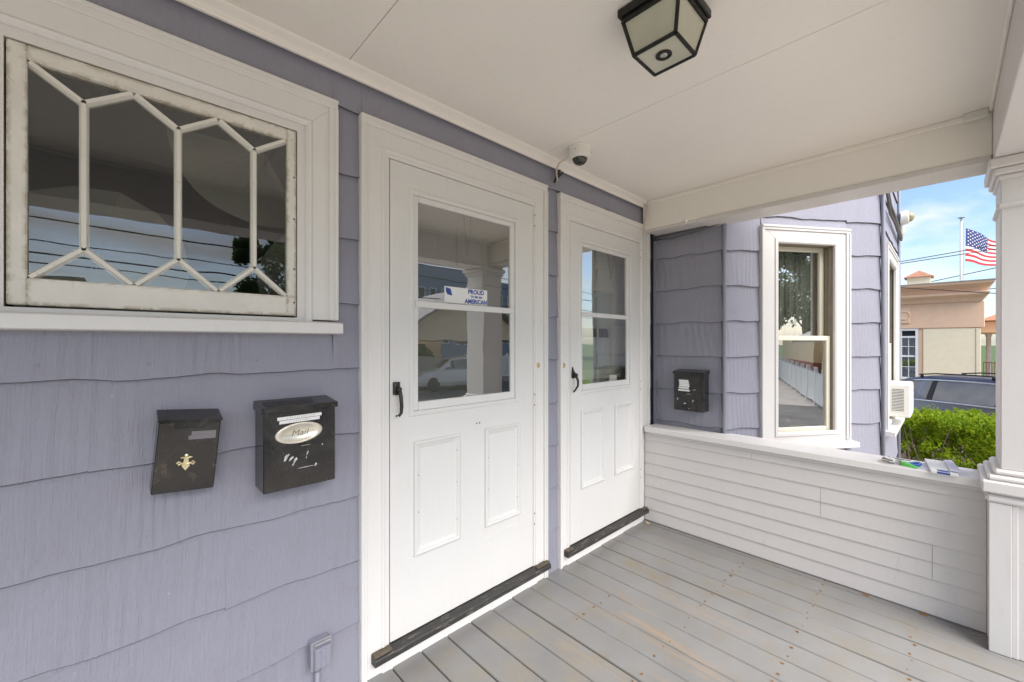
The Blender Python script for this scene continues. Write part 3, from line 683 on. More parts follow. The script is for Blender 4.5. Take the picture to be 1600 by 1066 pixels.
# inner doors seen through the glass
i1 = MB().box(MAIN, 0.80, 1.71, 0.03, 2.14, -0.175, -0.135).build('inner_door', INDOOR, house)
for pa in ((0.905, 1.165, 1.74, 1.93), (1.252, 1.465, 1.75, 1.945)):
    q = MB(); q.frame(MAIN, *pa, [(0, -0.1348), (0.004, -0.122), (0.018, -0.120), (0.030, -0.130), (0.045, -0.128), (0.060, -0.122)]); q.build('panel_moulding', INDOOR, i1)
    MB().box(MAIN, pa[0] + 0.06, pa[1] - 0.06, pa[2] + 0.06, pa[3] - 0.06, -0.1346, -0.122).build('panel', INDOOR, i1)
MB().tube([MAIN(1.275, 2.03, -0.10), MAIN(1.30, 1.80, -0.10), MAIN(1.325, 2.03, -0.10)], 0.0022, 6).build('hanging_cord', IRON, house)
i2m = MB()
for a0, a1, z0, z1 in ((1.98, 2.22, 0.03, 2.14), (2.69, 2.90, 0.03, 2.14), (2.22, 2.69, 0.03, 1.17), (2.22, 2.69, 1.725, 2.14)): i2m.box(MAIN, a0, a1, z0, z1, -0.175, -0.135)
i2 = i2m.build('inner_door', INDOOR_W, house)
q = MB(); q.frame(MAIN, 2.165, 2.745, 1.115, 1.78, [(0, -0.1348), (0.004, -0.118), (0.05, -0.118), (0.055, -0.14)]); q.build('casing', INDOOR_W, i2)
MB().box(MAIN, 2.15, 2.76, 1.100, 1.128, -0.1348, -0.09).build('sill', INDOOR_W, i2, 0.003)
MB().box(MAIN, 2.22, 2.69, 1.46, 1.725, -0.156, -0.152).build('blind', SHADE, i2)
MB().box(MAIN, 2.22, 2.69, 1.17, 1.395, -0.160, -0.156).build('blind', SHADE, i2)
MB().box(MAIN, 2.51, 2.53, 1.395, 1.46, -0.156, -0.146).build('bar', INDOOR_W, i2)
ch = MB(); pts = [MAIN(2.555 + 0.004 * k, 2.02 - 0.0145 * k, -0.09) for k in range(14)] + [MAIN(2.645 - 0.0032 * k, 2.02 - 0.0145 * k, -0.09) for k in range(14)]
for p in pts: ch.lathe(p, (0, 0, 1), [(-0.005, 0.0), (-0.003, 0.004), (0.003, 0.004), (0.005, 0.0)], 6)
ch.build('beaded_chain', IRON, house)

# ---- bay windows -----------------------------------------------------------
def sash_window(P, name, label, ca0, ca1, cz0, cz1, a0, a1, z0, z1, zm, sill_a0, sill_a1, sill_z, up_d=0.085, lo_d=0.032, gl=None):
    w = MB(); w.frame(P, a0 - 0.03, a1 + 0.03, z0 - 0.02, z1 + 0.03, [(0.0, 0.004), (0.004, 0.010), (0.022, 0.010), (0.030, 0.004), (0.030, -0.012)])
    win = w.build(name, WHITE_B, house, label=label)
    ia0, ia1, iz1 = a0 - 0.03, a1 + 0.03, z1 + 0.03
    k = MB(); k.frame(P, a0 - 0.004, a1 + 0.004, z0 - 0.004, z1 + 0.004, [(0.004, -0.0125), (0.004, -0.03), (0.010, -0.031), (0.010, -0.036), (0.003, -0.037), (0.003, -0.060), (0.010, -0.061), (0.010, -0.066), (0.003, -0.067), (0.003, -0.118)])
    k.build('track', TRACK, win)
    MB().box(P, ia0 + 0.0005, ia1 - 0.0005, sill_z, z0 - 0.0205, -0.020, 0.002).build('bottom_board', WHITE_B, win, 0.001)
    for pts in ([(ca0, cz0), (ia0, cz0), (ia0, iz1), (ca0, cz1)], [(ia1, cz0), (ca1, cz0), (ca1, cz1), (ia1, iz1)], [(ca0, cz1), (ia0, iz1), (ia1, iz1), (ca1, cz1)]):
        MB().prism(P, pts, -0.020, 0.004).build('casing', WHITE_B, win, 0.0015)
    b = MB(); b.box(P, ca0, ca0 + 0.022, cz0, cz1 - 0.034, 0.004, 0.013); b.box(P, ca1 - 0.034, ca1, cz0, cz1 - 0.034, 0.004, 0.013); b.box(P, ca1 - 0.016, ca1, cz0, cz1 - 0.034, 0.013, 0.019)
    b.box(P, ca0, ca1, cz1 - 0.034, cz1, 0.004, 0.013); b.box(P, ca0, ca1, cz1 - 0.016, cz1, 0.013, 0.019)
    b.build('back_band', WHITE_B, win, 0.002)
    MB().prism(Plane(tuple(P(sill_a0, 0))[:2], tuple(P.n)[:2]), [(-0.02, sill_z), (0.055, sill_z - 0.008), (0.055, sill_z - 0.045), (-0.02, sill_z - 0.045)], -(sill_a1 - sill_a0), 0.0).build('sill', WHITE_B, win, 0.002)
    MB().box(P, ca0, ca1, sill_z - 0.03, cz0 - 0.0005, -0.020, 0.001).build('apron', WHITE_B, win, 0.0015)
    fw_ = 0.034
    for (q0, q1, o) in ((zm - 0.012, z1, -up_d), (z0, zm + 0.022, -lo_d)):
        f = MB(); f.box(P, a0, a0 + fw_, q0, q1, o - 0.028, o); f.box(P, a1 - fw_, a1, q0, q1, o - 0.028, o)
        f.box(P, a0 + fw_, a1 - fw_, q0, q0 + fw_, o - 0.028, o); f.box(P, a0 + fw_, a1 - fw_, q1 - fw_, q1, o - 0.028, o)
        f.build('sash', CREAM, win, 0.003)
        pane('pane', [(a0 + fw_, q0 + fw_), (a1 - fw_, q0 + fw_), (a1 - fw_, q1 - fw_), (a0 + fw_, q1 - fw_)], P, o - 0.012, win, gl or GLASS_B)
    return win
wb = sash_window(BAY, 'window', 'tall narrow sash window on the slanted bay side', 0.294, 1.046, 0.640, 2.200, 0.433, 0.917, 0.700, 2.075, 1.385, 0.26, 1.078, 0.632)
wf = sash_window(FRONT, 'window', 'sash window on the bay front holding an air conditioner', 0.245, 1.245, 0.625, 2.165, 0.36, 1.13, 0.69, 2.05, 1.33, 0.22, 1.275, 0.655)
# dark room behind the bay windows, small rounded jar standing inside on the stool
MB().hprism([tuple(BAY(0.05, 0, -0.6))[:2], tuple(BAY(1.2, 0, -0.6))[:2], tuple(BAY(1.2, 0, -0.62))[:2], tuple(BAY(0.05, 0, -0.62))[:2]], 0.0, 2.6).build('room_partition', ROOM, house)
MB().box(BAY, 0.40, 0.95, 0.655, 0.699, -0.30, -0.121).build('window_stool', CREAM, house)
for z0, z1, mt in ((1.39, 2.09, SCREEN), (0.72, 1.36, SCREEN)):
    cq = MB()
    for i in range(41):
        for z in (z0, z1): cq.v.append(tuple(BAY(0.44 + 0.47 * i / 40, z, -0.145 + 0.006 * math.sin(i * 1.1) + 0.004 * math.sin(i * 2.7))))
    for i in range(40): cq.f.append((2 * i, 2 * i + 2, 2 * i + 3, 2 * i + 1))
    if z0 > 1: cq.build('curtain', mt, wb, recalc=False)
jar = MB().lathe(BAY(0.68, 0.699, -0.20), (0, 0, 1), [(0, 0.02), (0.005, 0.035), (0.03, 0.048), (0.06, 0.045), (0.082, 0.03), (0.09, 0.0)], 16).build('jar', simple('brown_glaze', (0.10, 0.055, 0.035), 0.25), smooth=True)
tag(jar, 'small round brown jar standing inside the narrow bay window', 'jar')

# ------------------------------------------------------------------ porch floor (structure) and its boards
sub = MB(); sub.cube(-1.9, 3.0, -2.15, -0.001, -0.16, -0.034); sub.cube(-1.9, 3.10, -2.12, -2.08, GZ, -0.16); sub.cube(3.03, 3.09, -2.08, -0.55, GZ, -0.16)
porch_floor = sub.build('porch_floor', DARK, kind='structure')
bx0 = 0.826 - 0.1373 * 19; k = 0
while bx0 + 0.1373 * k < 2.99:
    x0 = bx0 + 0.1373 * k; x1 = min(x0 + 0.1373, 2.995); k += 1
    if x1 - x0 < 0.02: continue
    g = 0.0021 + random.uniform(-0.0005, 0.0010); dz = random.uniform(-0.0012, 0.0012); tl = random.uniform(-0.0010, 0.0010)
    m = MB(); ya, yb = 0.020, -2.18
    sec = [(x0 + g, -0.030), (x0 + g, -0.0035 + dz), (x0 + g + 0.0025, dz), (x1 - g - 0.0025, dz + tl), (x1 - g, -0.0035 + dz + tl), (x1 - g, -0.030)]
    if x1 < 0.70 or (1.80 < x0 + 0.03 and x1 < 1.93): ya = 0.005
    m.add([(a, ya, z) for a, z in sec] + [(a, yb, z) for a, z in sec], [(i, (i + 1) % 6, 6 + (i + 1) % 6, 6 + i) for i in range(6)] + [tuple(range(6)), tuple(range(11, 5, -1))])
    m.build('floor_board', FLOOR, porch_floor)
nb = MB(); rn = random.Random(3)
for row, lo, hi in ((-1.122, 0.9, 2.95), (-0.733, 1.35, 2.8), (-0.358, 1.6, 1.95), (-1.495, 1.3, 2.75)):
    x = bx0
    while x < 2.95:
        x += 0.1373
        for e in (-0.026, 0.030):
            if lo < x + e < hi and rn.random() < 0.9:
                r = rn.uniform(0.003, 0.0068); cx, cy = x + e + rn.uniform(-0.006, 0.006), row + rn.uniform(-0.009, 0.009)
                pts = [(cx + r * rn.uniform(0.6, 1.35) * math.cos(2 * math.pi * j / 7), cy + r * rn.uniform(0.6, 1.5) * math.sin(2 * math.pi * j / 7)) for j in range(7)]
                nb.hprism(pts, 0.0002, 0.0024)
nb.build('rusty_nail_heads', RUST, porch_floor, kind='stuff')
lf = MB(); lf.add([(2.865, -0.045, 0.003), (2.885, -0.038, 0.012), (2.88, -0.075, 0.006), (2.855, -0.07, 0.003)], [(0, 1, 2), (0, 2, 3)])
tag(lf.build('dry_leaf', simple('dry_leaf', (0.60, 0.42, 0.26), 0.8)), 'pale dry leaf lying on the boards in the corner by the second door', 'leaf')
for i, (x, y, l_) in enumerate(((2.90, -1.30, 'small curled rust-brown leaf under the clapboards nearer the corner'), (2.905, -1.52, 'flat reddish leaf on the floor near the foot of the column'))):
    lf = MB(); lf.add([(x - 0.008, y - 0.012, 0.003), (x, y - 0.018, 0.006), (x + 0.007, y + 0.008, 0.008), (x - 0.004, y + 0.018, 0.004)], [(0, 1, 2), (0, 2, 3)])
    tag(lf.build('dry_leaf', RUST), l_, 'leaf')

# ------------------------------------------------------------------ porch ceiling (structure): panels, beams, roof slab
ceil = MB().cube(-1.9, 3.14, -2.20, -0.0, 2.436, 2.60).build('porch_ceiling', CEIL, kind='structure')
edges = [-1.9, -0.472, 0.632, 1.738, 2.90]
for x0, x1 in zip(edges[:-1], edges[1:]):
    MB().cube(x0 + 0.0012, x1 - 0.0012, -1.748, 0.0, CZ, 2.4355).build('ceiling_panel', CEIL, ceil, 0.001)
bm_ = MB(); bm_.cube(2.90, 3.11, -1.745, 0.0, 2.215, 2.4355)
bm_.build('beam', CEIL, ceil, 0.003)
MB().cube(2.884, 2.8998, -1.745, -0.05, 2.400, CZ - 0.0002).build('beam_moulding', CEIL, ceil, 0.004)
MB().cube(2.892, 3.105, -1.742, -0.42, 2.188, 2.2148).build('beam_soffit_board', RAILP, ceil, 0.003)
MB().cube(2.905, 3.06, -0.4205, -0.025, 2.196, 2.2148).build('beam_soffit_board', RAILP, ceil, 0.004)
MB().cube(-1.9, 3.09, -2.05, -1.7455, 2.166, 2.4357).build('front_beam', POSTP, ceil, 0.003)
MB().cube(-1.9, 2.895, -1.7453, -1.733, 2.408, CZ - 0.0004).build('beam_moulding', CEIL, ceil, 0.004)
MB().cube(2.858, 2.8838, -1.7325, -1.655, 2.388, CZ - 0.0006).build('corner_block', OLDW, ceil, 0.003)
MB().cube(-2.0, 3.16, -2.28, -2.202, 2.36, 2.62).build('fascia', WHITE, ceil)
lump = MB().lathe((2.897, -0.335, 2.215), (-0.5, 0.1, 1), [(-0.012, 0.0), (-0.008, 0.010), (0.004, 0.013), (0.016, 0.007), (0.02, 0.0)], 8).build('peeling_chip', CEIL, ceil)
wc = MB(); wc.tube([(2.889, -0.022, 2.40), (2.880, -0.052, 2.385), (2.876, -0.050, 2.33), (2.886, -0.022, 2.26), (2.892, -0.017, 2.20), (2.893, -0.017, 2.17)], 0.0055, 8)
tag(wc.build('painted_wire', CABLE_W, smooth=True), 'thin cream painted wire curling down the corner where beam meets wall', 'wire')
cd = MB(); cd.tube([SIDE(0.01, 2.165, 0.012), SIDE(0.15, 2.150, 0.016), SIDE(0.35, 2.168, 0.016), SIDE(0.515, 2.195, 0.016)], 0.006, 6)
cd.tube([SIDE(0.01, 2.180, 0.012), SIDE(0.2, 2.185, 0.014), SIDE(0.515, 2.205, 0.014), BAY(0.04, 2.200, 0.012), BAY(0.07, 2.25, 0.012)], 0.005, 6)
tag(cd.build('sagging_cable', simple('grey_cable', (0.12, 0.12, 0.13), 0.5), smooth=True), 'dark cables sagging under the beam across the shaded side wall', 'cable')

# ------------------------------------------------------------------ porch half wall
pw = thing('porch_wall', 'low half wall of pale grey clapboards with a white cap rail', 'wall', (2.98, -0.86, 0))
MB().cube(2.932, 3.045, -1.735, -0.022, 0.0, 0.685).build('wall_core', RAILP, pw)
CB = 0.0868
joints = {7: [0.742], 5: [1.10], 4: [1.10], 3: [1.551], 2: [1.551]}
for r in range(8):
    zb = 0.008 + CB * r; zt = min(zb + CB + 0.012, 0.690)
    cuts = [0.006] + joints.get(r, []) + [1.728]
    for c0, c1 in zip(cuts[:-1], cuts[1:]):
        m = MB(); j = random.uniform(-0.0006, 0.0006)
        pr = [(c0 + 0.0008, 0), (c1 - 0.0008, 0)]
        vs = []
        for a, _ in pr: vs += [RAIL(a, zb, -0.0115), RAIL(a, zb + j, -0.0006), RAIL(a, zb + 0.002, 0.0002), RAIL(a, zt, -0.0085), RAIL(a, zt, -0.0115)]
        m.add(vs, [(0, 1, 6, 5), (1, 2, 7, 6), (2, 3, 8, 7), (3, 4, 9, 8), (4, 0, 5, 9), (0, 1, 2, 3, 4), (5, 6, 7, 8, 9)])
        m.build('clapboard', RAILP, pw)
mm = MB(); mm.hprism([(2.889, -0.018), (2.889, -1.742), (3.110, -1.742), (3.110, -0.562), (3.066, -0.531), (3.066, -0.018)], 0.682, 0.722)
mm.build('cap_rail', WHITE, pw, 0.004)
MB().cube(2.912, 2.926, -1.735, -0.022, 0.660, 0.6815).build('cap_moulding', RAILP, pw, 0.004)
# ------------------------------------------------------------------ porch column
col = thing('porch_column', 'white square porch column on a panelled pedestal', 'column', (2.95, -1.9, 0))
PF = Plane((2.78, -1.728), (0, -1))                 # camera-side face of the pedestal: s grows to the right
ped = MB(); ped.cube(2.786, 3.10, -2.07, -1.734, 0.001, 0.700)
pedestal = ped.build('pedestal', POSTP, col, 0.002)
MB().box(PF, 0.0, 0.066, 0.001, 0.655, -0.0058, 0.004).build('corner_board', POSTP, pedestal, 0.002)
MB().box(PF, 0.0665, 0.083, 0.001, 0.655, -0.0058, -0.001).build('corner_board', POSTP, pedestal, 0.002)
MB().cube(2.792, 2.84, -1.7338, -1.7285, 0.001, 0.655).build('corner_board', POSTP, pedestal, 0.002)
MB().cube(2.905, 3.10, -1.7338, -1.7295, 0.001, 0.655).build('corner_board', POSTP, pedestal, 0.002)
MB().cube(2.768, 3.115, -2.085, -1.718, 0.657, 0.690).build('pedestal_moulding', POSTP, col, 0.010)
MB().cube(2.756, 3.127, -2.097, -1.706, 0.7005, 0.752).build('pedestal_cap', POSTP, col, 0.006)
MB().cube(2.774, 3.112, -2.079, -1.724, 0.7525, 0.775).build('base_moulding', POSTP, col, 0.008)
MB().cube(2.792, 3.10, -2.062, -1.742, 0.7755, 0.800).build('base_moulding', POSTP, col, 0.009)
MB().cube(2.812, 3.085, -2.045, -1.764, 0.800, 2.165).build('shaft', POSTP, col, 0.003)
MB().cube(2.802, 3.093, -2.055, -1.754, 1.945, 1.968).build('neck_ring', POSTP, col, 0.006)
for i, (e, z0, z1) in enumerate(((0.010, 2.072, 2.092), (0.022, 2.0925, 2.122), (0.036, 2.1225, 2.1645))):
    MB().cube(2.812 - e, 3.085 + e, -2.045 - e, -1.764 + e, z0, z1).build('capital_moulding', POSTP, col, 0.006)

# ------------------------------------------------------------------ mailboxes
mb1 = thing('mailbox', 'slim black mailbox with a brass fleur-de-lis, hung crooked on the shingles', 'mailbox', (0.145, 0.0, 0.92))
class Tilt:
    def __init__(s, P, c, ang): s.P, s.c, s.k, s.q = P, c, math.cos(ang), math.sin(ang)
    def __call__(s, a, z, o=0.0): return s.P(s.c[0] + a * s.k + z * s.q, s.c[1] - a * s.q + z * s.k, o)
T1 = Tilt(MAIN, (0.146, 1.024), R(4.8)); W1, H1 = 0.0725, 0.104
b = MB(); b.add([T1(a, z, o) for a in (-W1, W1) for z, o in ((-H1, -0.010), (-H1, 0.058), (H1 - 0.004, 0.072), (H1 - 0.004, -0.010))], [(0, 1, 2, 3), (7, 6, 5, 4), (0, 4, 5, 1), (1, 5, 6, 2), (2, 6, 7, 3), (3, 7, 4, 0)])
body = b.build('body', BLACKM, mb1, 0.002)
l_ = MB(); l_.add([T1(a, z, o) for a in (-W1 - 0.003, W1 + 0.003) for z, o in ((H1 + 0.024, -0.009), (H1 + 0.004, 0.080), (H1 - 0.003, 0.080), (H1 + 0.012, -0.009))], [(0, 1, 2, 3), (7, 6, 5, 4), (0, 4, 5, 1), (1, 5, 6, 2), (2, 6, 7, 3), (3, 7, 4, 0)])
l_.prism(T1, [(-W1 + 0.004, H1 - 0.002), (W1 - 0.004, H1 - 0.002), (0.030, H1 - 0.021), (-0.034, H1 - 0.021)], 0.0755, 0.078)
l_.build('lid', BLACKM, mb1, 0.0012)
for dz in (0.060, 0.048):
    MB().prism(T1, [(0.004 - (0.006 if dz < 0.05 else 0), dz), (0.063, dz + 0.001), (0.063, dz + 0.0125), (0.004 - (0.006 if dz < 0.05 else 0), dz + 0.0115)], 0.0705 - (0.07 - dz) * 0.035, 0.0716 - (0.07 - dz) * 0.035).build('name_label', LABEL_D, mb1)
fl = MB()
def TF(a, z, o=0): return T1(a - 0.002, z - 0.020, o + 0.0655)
fl.lathe(TF(0, 0.0215, 0), (0, -1, 0), [(0, 0.005), (0.003, 0.0045), (0.0045, 0.0)], 10); fl.prism(TF, [(-0.004, 0.018), (0.004, 0.018), (0.006, 0.004), (0.0095, -0.008), (0.0, -0.021), (-0.0095, -0.008), (-0.006, 0.004)], -0.001, 0.004)
for sg in (-1, 1):
    fl.tube([TF(sg * 0.003, -0.004, 0.002), TF(sg * 0.010, 0.000, 0.002), TF(sg * 0.017, -0.004, 0.002), TF(sg * 0.021, 0.001, 0.002), TF(sg * 0.017, 0.005, 0.002), TF(sg * 0.013, 0.003, 0.002)], [0.004, 0.0036, 0.0036, 0.003, 0.003, 0.002], 7)
    fl.tube([TF(sg * 0.003, 0.014, 0.002), TF(sg * 0.010, 0.017, 0.002), TF(sg * 0.0135, 0.0155, 0.002)], [0.003, 0.0028, 0.002], 7)
fl.build('fleur_de_lis', BRASS_L, mb1, smooth=False)

def mail_body(P, a0, a1, z0, z1, dep, root, lid_over=0.006):
    b = MB(); b.box(P, a0, a1, z0, z1 - 0.020, -0.010, dep); b.build('body', BLACKM, root, 0.003)
    l = MB(); l.add([P(a, z, o) for a in (a0 - lid_over, a1 + lid_over) for z, o in ((z1 + 0.010, -0.010), (z1 - 0.004, dep + 0.008), (z1 - 0.022, dep + 0.008), (z1 - 0.022, dep + 0.003), (z1 - 0.019, -0.010))],
                     [(0, 1, 2, 3, 4), (9, 8, 7, 6, 5), (0, 5, 6, 1), (1, 6, 7, 2), (2, 7, 8, 3), (3, 8, 9, 4), (4, 9, 5, 0)]); l.build('lid', BLACKM, root, 0.0015)
mb2 = thing('mailbox', 'deep black mailbox with an oval Mail plaque and two white name strips', 'mailbox', (0.445, 0.0, 0.87))
mail_body(MAIN, 0.334, 0.560, 0.870, 1.150, 0.098, mb2)
for a0, a1 in ((0.345, 0.415), (0.421, 0.495)):
    n_ = MB(); n_.add([MAIN(a, 1.1545 - (o + 0.01) * 0.1207 * 1.0 + dz, o) for dz in (0.003, 0.0065) for a, o in ((a0, 0.025), (a1, 0.025), (a1, 0.092), (a0, 0.092))], [(0, 1, 2, 3), (4, 5, 6, 7), (0, 1, 5, 4), (1, 2, 6, 5), (2, 3, 7, 6), (3, 0, 4, 7)])
    n_.build('label_holder', IRON, mb2)
pl = MB(); n = 40
prf = [(1.0, 0.0975), (1.0, 0.1015), (0.95, 0.1035), (0.80, 0.1030), (0.74, 0.0995), (0.0, 0.0990)]
for q, o in prf:
    for j in range(n):
        t = 2 * math.pi * j / n; pl.v.append(tuple(MAIN(0.4405 + 0.0735 * q * math.cos(t), 1.0535 + 0.0345 * q * math.sin(t) + 0.004 * q * math.cos(t), o)))
for i in range(len(prf) - 1):
    for j in range(n): pl.f.append((i * n + j, i * n + (j + 1) % n, (i + 1) * n + (j + 1) % n, (i + 1) * n + j))
plaque = pl.build('plaque', CHAMP, mb2, smooth=True)
text('lettering', 'Mail', MAIN, 0.441, 1.053, 0.0995, 0.028, simple('engraving', (0.25, 0.21, 0.15), 0.5), plaque, 1.15, 0.25)
for i, (a0, a1, z) in enumerate(((0.374, 0.512, 1.1005), (0.380, 0.506, 1.0885))):
    s_ = MB(); s_.prism(MAIN, [(a0, z), (a1, z + 0.003), (a1, z + 0.0135), (a0, z + 0.0105)], 0.0978, 0.0992); lab = s_.build('name_strip', LABEL, mb2)
    ink = MB(); rr = random.Random(11 + i); x = a0 + 0.028
    while x < a1 - 0.028:
        w = rr.uniform(0.003, 0.007); zz = z + 0.0055 + (x - a0) * 0.022; h2 = rr.uniform(0.0012, 0.0028)
        ink.prism(MAIN, [(x, zz - h2), (x + w * 0.4, zz - h2 * 0.6), (x + w, zz + h2), (x + w * 0.55, zz + h2 * 0.5)], 0.0992, 0.0994); x += w + rr.uniform(0.0006, 0.004)
    ink.build('lettering', INK, lab)
def scuffs(P, o, marks, root):
    s = MB()
    for a, z, w, h_, sl in marks:
        s.prism(P, [(a - w, z - h_), (a + w * 0.3, z - h_ * 0.7), (a + w + sl, z + h_ * 0.4), (a + w * 0.2 + sl, z + h_), (a - w * 0.7 + sl * 0.5, z + h_ * 0.5)], o, o + 0.0006)
    s.build('scuff_marks', SCUFF, root)
scuffs(MAIN, 0.0978, [(0.398, 0.975, 0.005, 0.012, 0.004), (0.408, 0.984, 0.003, 0.004, 0.0), (0.412, 0.970, 0.004, 0.008, 0.008), (0.425, 0.962, 0.004, 0.010, 0.006), (0.421, 0.950, 0.003, 0.005, 0.002),
                      (0.465, 0.980, 0.002, 0.008, 0.003), (0.463, 0.966, 0.0015, 0.004, 0), (0.460, 0.934, 0.028, 0.0012, 0.01), (0.492, 0.936, 0.003, 0.006, 0.002), (0.515, 1.002, 0.0022, 0.003, 0), (0.455, 1.008, 0.012, 0.0008, 0.01)], mb2)
mb3 = thing('mailbox', 'scuffed black mailbox with a patch of white labels on the shaded side wall', 'mailbox', (3.03, -0.31, 0.86))
mail_body(SIDE, 0.205, 0.420, 0.862, 1.150, 0.085, mb3)
for i, (a0, a1, z) in enumerate(((0.243, 0.313, 1.0755), (0.245, 0.316, 1.063), (0.246, 0.318, 1.050), (0.245, 0.320, 1.037), (0.242, 0.316, 1.022), (0.238, 0.322, 1.005))):
    MB().prism(SIDE, [(a0, z), (a1, z - 0.001), (a1, z + 0.0105), (a0, z + 0.0115)], 0.0848, 0.0858).build('name_strip', LABEL, mb3)
scuffs(SIDE, 0.0848, [(0.233, 0.945, 0.005, 0.008, 0.002), (0.285, 0.915, 0.009, 0.005, 0.004), (0.345, 0.938, 0.004, 0.009, 0.002), (0.310, 0.985, 0.016, 0.0015, 0.01), (0.318, 0.880, 0.005, 0.003, 0), (0.350, 1.018, 0.014, 0.002, 0.01)], mb3)

# ------------------------------------------------------------------ outlet box with conduit low on the wall
ob = thing('outlet_box', 'weatherproof outlet box painted blue-grey, low on the shingles beside the door', 'outlet box', (0.535, 0.0, 0.0))
MB().box(MAIN, 0.500, 0.569, 0.176, 0.272, -0.012, 0.030).build('box', SIDE_T, ob, 0.006)
MB().box(MAIN, 0.4975, 0.5715, 0.174, 0.276, 0.0302, 0.0345).build('cover_plate', GALV, ob, 0.002)
c_ = MB(); c_.add([MAIN(0.535 + a, 0.222 + z, o) for a, z, o in ((-0.031, -0.043, 0.0345), (0.031, -0.043, 0.0345), (0.031, 0.036, 0.0345), (-0.031, 0.036, 0.0345), (-0.026, -0.038, 0.050), (0.026, -0.038, 0.050), (0.026, 0.034, 0.050), (-0.026, 0.034, 0.050))], [(4, 5, 6, 7), (0, 1, 5, 4), (1, 2, 6, 5), (2, 3, 7, 6), (3, 0, 4, 7)])
c_.prism(MAIN, [(0.527, 0.186), (0.543, 0.186), (0.545, 0.202), (0.540, 0.222), (0.545, 0.252), (0.525, 0.252), (0.530, 0.222), (0.525, 0.202)], 0.050, 0.053)
c_.build('lid', SIDE_T, ob, 0.002)
MB().tube([MAIN(0.507, 0.268, 0.040), MAIN(0.563, 0.268, 0.040)], 0.005, 8).build('hinge', GALV, ob)
MB().tube([MAIN(0.527, 0.174, 0.012), MAIN(0.527, -0.02, 0.012)], 0.0095, 10).build('conduit', SIDE_T, ob, smooth=True)
MB().tube([MAIN(0.527, 0.176, 0.012), MAIN(0.527, 0.156, 0.012)], 0.0125, 10).build('connector', GALV, ob, smooth=True)

# ------------------------------------------------------------------ ceiling lantern
cl = thing('ceiling_light', 'square black lantern with frosted panes under the porch ceiling, unlit', 'ceiling light', (1.272, -0.975, CZ))
cx, cy = 1.270, -0.975
MB().cube(cx - 0.110, cx + 0.110, cy - 0.105, cy + 0.105, 2.398, CZ - 0.0008).build('canopy', BRONZE, cl, 0.003)
zT, zB, hT, hB = 2.386, 2.280, 0.096, 0.069
MB().cube(cx - 0.100, cx + 0.100, cy - 0.096, cy + 0.096, 2.3865, 2.3978).build('rim', BRONZE, cl, 0.002)
sg = [(-1, -1), (1, -1), (1, 1), (-1, 1)]
top = [Vector((cx + a * hT, cy + b_ * hT * 0.96, zT)) for a, b_ in sg]; bot = [Vector((cx + a * hB, cy + b_ * hB, zB)) for a, b_ in sg]
for i in range(4): MB().tube([top[i], bot[i]], 0.0065, 6).build('frame_bar', BRONZE, cl)
for i in range(4): MB().tube([bot[i], bot[(i + 1) % 4]], 0.0065, 6).build('frame_bar', BRONZE, cl)
for i in range(4): MB().tube([top[i], top[(i + 1) % 4]], 0.008, 6).build('frame_bar', BRONZE, cl)
for i in range(4):
    a, b_, c2, d_ = top[i], top[(i + 1) % 4], bot[(i + 1) % 4], bot[i]
    nn = (b_ - a).cross(d_ - a).normalized() * 0.002
    m = MB(); m.add([a, b_, c2, d_, a + nn, b_ + nn, c2 + nn, d_ + nn], [(0, 1, 2, 3), (7, 6, 5, 4), (0, 4, 5, 1), (1, 5, 6, 2), (2, 6, 7, 3), (3, 7, 4, 0)]); m.build('pane', FROST, cl)
n = 20; m = MB()
ring = [(cx + 0.021 * math.cos(2 * math.pi * k / n), cy + 0.021 * math.sin(2 * math.pi * k / n)) for k in range(n)]
MB().cube(cx - hB, cx + hB, cy - hB, cy + hB, zB - 0.001, zB + 0.002).build('pane', FROST, cl)
m = MB(); m.lathe((cx - 0.004, cy, zB - 0.0012), (0, 0, -1), [(0, 0.025), (0.003, 0.025), (0.0035, 0.018), (0.001, 0.017), (0.001, 0.0)], 24); m.build('socket_ring', BRONZE, cl, smooth=False)
MB().lathe((cx - 0.004, cy, zB - 0.0022), (0, 0, -1), [(0, 0.014), (0.003, 0.011), (0.005, 0.006), (0.0055, 0.0)], 16).build('socket', STEEL, cl, smooth=True)
for i, (a, b_) in enumerate(((-0.05, -1), (0.3, -1))):
    MB().cube(cx + a - 0.025, cx + a + 0.025, cy - 0.1055, cy - 0.097, 2.389, 2.3965).build('vent_slot', INK, cl) if i == 0 else None

# ------------------------------------------------------------------ dome camera at the ceiling
sc1 = thing('security_camera', 'white dome security camera mounted on the porch ceiling over the doors', 'security camera', (1.832, -0.215, CZ))
c0 = (1.832, -0.214, CZ - 0.0006)
MB().lathe(c0, (0, 0, -1), [(0, 0.066), (0.010, 0.066), (0.012, 0.063), (0.052, 0.060), (0.060, 0.055), (0.062, 0.042), (0.061, 0.0)], 32).build('housing', PLASTIC, sc1, smooth=False)
dd = Vector((-0.42, -0.30, -1)).normalized(); q = Vector(c0) + Vector((-0.002, -0.002, -0.058))
MB().lathe(q, dd, [(-0.010, 0.041), (0.0, 0.041), (0.010, 0.0395), (0.020, 0.034), (0.028, 0.026), (0.034, 0.015), (0.036, 0.0)], 24).build('dome', DOME, sc1, smooth=True)
MB().lathe(q + dd * 0.034, dd, [(-0.004, 0.010), (0.0018, 0.010), (0.003, 0.006), (0.003, 0.0)], 16).build('lens', INK, sc1, smooth=True)
for a in (0.4, 2.4, 3.6): MB().lathe(Vector(c0) + Vector((0.0615 * math.cos(a + 3), 0.0615 * math.sin(a + 3), -0.028)), (math.cos(a + 3), math.sin(a + 3), 0), [(0, 0.0028), (0.0015, 0.002)], 8).build('screw', IRON, sc1)
